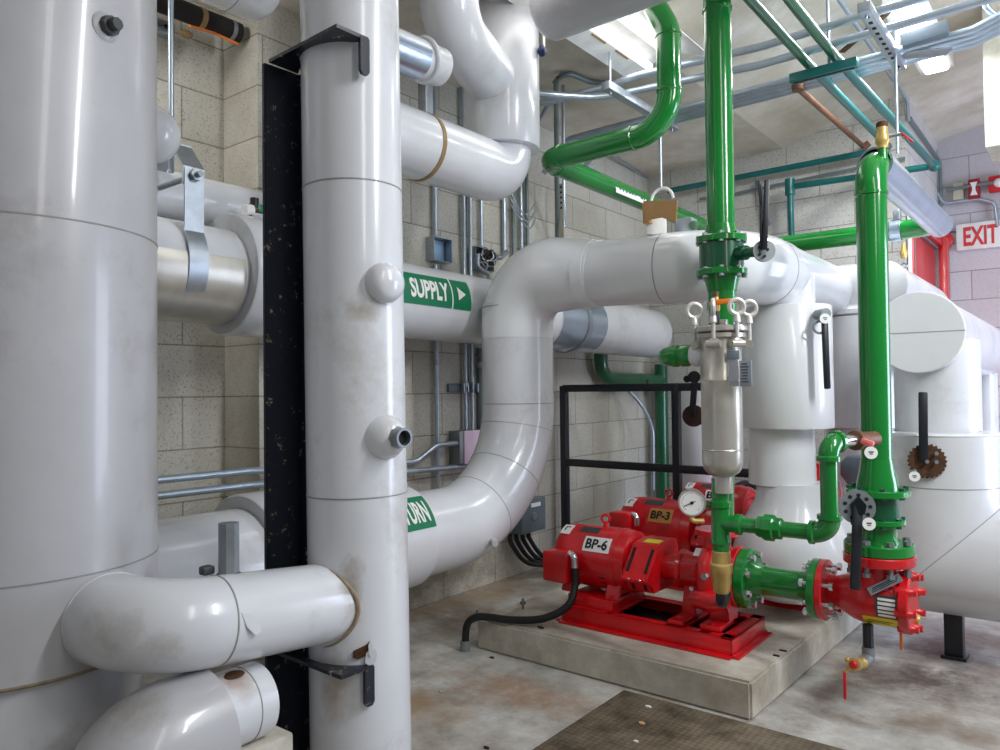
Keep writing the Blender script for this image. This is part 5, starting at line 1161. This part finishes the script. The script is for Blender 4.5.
# the two small green pipes
TR = .019
px1 = onz(2.345, 812, 68).x; px2 = onz(2.345, 836, 58).x
th = thing('small_pipe', (px1, 3.5, 2.345), 'left of two small green pipes on the green strut, turning along the back wall', 'pipe')
yb = 4.88
pA = [V((px1, .8, 2.345)), V((px1, sy_, 2.345)), ony(yb, 890, 148), ony(yb, 668, 191)]
MB().tube(fillet([pA[0], pA[1]], 0), TR, 18).build('near_run', 'dkgreen', th); MB().tube(fillet(pA[1:], .045, 8), TR, 18).build('far_run', 'teal', th)
th = thing('small_pipe', (px2, 3.5, 2.345), 'right of two small green pipes on the green strut, ending at the recess', 'pipe')
eB = ony(4.80, 934, 166)
MB().tube([V((px2, .8, 2.345)), V((px2, sy_, 2.345))], TR, 18).build('near_run', 'dkgreen', th)
MB().tube(fillet([V((px2, sy_, 2.345)), eB, ony(4.80, 790, 187), ony(4.80, 792, 250)], .04, 8), TR, 18).build('far_run', 'teal', th)
c = ony(4.80, 790, 187); MB().lathe(c+V((0, 0, -.05)), (0, 0, 1), [(0, .03), (.1, .03)], 20).build('tee', 'teal', th)
c = ony(4.80, 934, 166); MB().sph(c, .031).build('elbow', 'teal', th)
th = thing('copper_drop', onz(2.4, 798, 90), 'brown copper tube from the green strut to the back wall', 'pipe')
a = onz(2.34, 798, 88); b = ony(4.95, 864, 147); MB().tube([a, b], .014, 16).build('tube', 'copper', th); MB().lathe(a+V((0, 0, -.012)), (0, 0, 1), [(0, .025), (.02, .027), (.05, .02)], 16).build('elbow', 'copper', th)
MB().cyl(b, b+V((.03, .0, .02)), .02, n=14).build('end_fitting', 'copper', th)
conduit([ony(4.94, 700, 199), ony(4.94, 733, 195), ony(4.94, 738, 193), ony(4.94, 905, 158)], 'thin dark conduit along the back wall under the small green pipe', .009, 'conduit_dull', .03)
conduit([onz(2.58, 612, 155), onz(2.57, 668, 192)], 'thin conduit fixed to the ceiling above the green loop', .009)
p0 = onz(2.66, 832, 0); conduit([(p0.x, 1.6, 2.70), (p0.x, 4.96, 2.72), (p0.x-.0, 4.99, 2.60)], 'long thin conduit on the ceiling running back to the recess', .011, 'conduit', .02)
a, b = onz(2.60, 842, 52), onz(2.62, 893, 8); tag(MB().bar(a, b, .028, .008, .001).build('flat_bar', 'rust'), 'flat brown bar above the conduits beside the slotted strut', 'bar')
conduit([onz(2.55, 556, 152)+V((0, 0, -.9)), onz(2.55, 556, 80), onz(2.57, 566, 72), onz(2.57, 590, 82), onz(2.56, 612, 84)], 'grey conduit bent over below the ceiling left of the green loop', .013, 'conduit_dull', .05)
conduit([ony(3.2, 563, 130)+V((0, 0, -.5)), ony(3.2, 563, 82)], 'thin conduit beside the bent one left of the green loop', .009, 'conduit')
conduit([onz(2.5, 535, 128), onz(2.52, 548, 105), onz(2.5, 570, 97)], 'short curved conduit right of the fat white drum', .012, 'conduit', .08)
th = thing('perforated_strip', ony(3.6, 562, 200), 'pale perforated strip hanging below the green loop elbow', 'strut')
c = ony(3.6, 562, 215); MB().box((c.x, 3.6, c.z), (.03, .012, .36), .002).build('strip', 'beige', th)
for k in range(5): MB().sph((c.x, 3.593, c.z+.16-.03*k), .007, (1, .3, 1)).build('hole', 'cavity', th)

# a pair of flat strap braces on the back wall
th = thing('wall_brace', ony(4.9, 768, 210), 'dark grey diagonal wall bracket behind the valve lever', 'bracket')
a, b = ony(4.92, 758, 181), ony(4.92, 768, 225); MB().bar(a, b, .03, .02, .002, up=(0, -1, 0)).build('brace', 'greybox', th)

# ================================================================== lamps
lamp = thing('strip_lamp', (-.57, 3.8, 2.72), 'glowing fluorescent strip lamp on the ceiling above the pull box', 'ceiling lamp')
a = onz(2.68, 902, 6); b = onz(2.68, 938, 72)
MB().bar(a+V((0, 0, .028)), b+V((0, 0, .028)), .16, .05, .004).build('housing', 'white', lamp)
MB().bar(a.lerp(b, .03), a.lerp(b, .97), .11, .03, .012).build('lens', 'lens', lamp)
lamp2 = thing('reflector_lamp', (-1.55, 2.6, 2.55), 'white twin tube fluorescent lamp with slotted reflector beside the green loop', 'ceiling lamp')
x0 = -1.705; yE = onz(2.5, 633, 80).y; y0_ = 1.95
mb = MB()
for (xa, za), (xb, zb) in (((x0, 2.50), (x0+.14, 2.555)), ((x0+.14, 2.555), (x0+.26, 2.555)), ((x0+.26, 2.555), (x0+.40, 2.50))):
    mb.prism([(xa, y0_, za), (xb, y0_, zb), (xb, y0_, zb+.004), (xa, y0_, za+.004)], (0, yE-y0_, 0))
mb.build('reflector', 'white', lamp2)
MB().box((x0+.20, (y0_+yE)/2, 2.574), (.12, yE-y0_, .03), .003).build('housing', 'white', lamp2)
for xx in (x0+.125, x0+.255): MB().cyl((xx, y0_+.04, 2.515), (xx, yE-.05, 2.515), .017, n=18).build('tube', 'tube', lamp2)
for k in range(4):
    for xx, zz in ((x0+.075, 2.5265), (x0+.325, 2.5265)):
        yy = yE-.22-.2*k; s = 1 if xx < x0+.2 else -1
        MB().box((xx, yy, zz), (.007, .11, .003), 0, Matrix.Rotation(-s*.37, 3, 'Y')).build('slot', 'lagging', lamp2)

def area(name, loc, tgt, sx, sy, power, col):
    l = bpy.data.lights.new(name, 'AREA'); l.shape = 'RECTANGLE'; l.size = sx; l.size_y = sy; l.energy = power; l.color = col
    o = bpy.data.objects.new(name, l); COL.objects.link(o); o.location = loc
    o.rotation_euler = (V(tgt)-V(loc)).to_track_quat('-Z', 'Y').to_euler(); return o
area('strip_lamp_light', (-.57, 3.7, 2.62), (-.57, 3.7, 0), .12, 1.0, 26, (.96, .98, 1))
area('reflector_lamp_light', (-1.5, 2.5, 2.48), (-1.5, 2.5, 0), .3, 1.1, 2.2, (1, .98, .95))
area('near_fill_light', (.9, .6, 2.5), (-.9, 1.6, .7), .25, 1.6, 11, (1, .985, .96))  # added fill, standing unseen just behind the camera
area('left_fill_light', (-2.45, .75, 2.52), (-2.6, 1.5, .8), .15, .9, 12, (1, .985, .95))  # unseen light added to brighten the block wall at upper left
area('right_fill_light', (1.2, 2.0, 2.72), (-1.4, 3.2, .6), .2, 1.4, 62, (.94, .97, 1))  # general light added out of frame on the right, no fixture modelled
area('doorway_daylight', (1.9, 4.4, 1.1), (-2.4, 4.0, .6), 1.4, 1.8, 75, (.70, .79, 1))
w = bpy.data.worlds.new('world'); SC.world = w; w.use_nodes = True
bg = w.node_tree.nodes['Background']; bg.inputs[0].default_value = (.86, .88, .92, 1); bg.inputs[1].default_value = .22
vs = SC.view_settings; vs.view_transform = 'Standard'; vs.look = 'None'; vs.gamma = 1; vs.use_curve_mapping = False; vs.exposure = .1
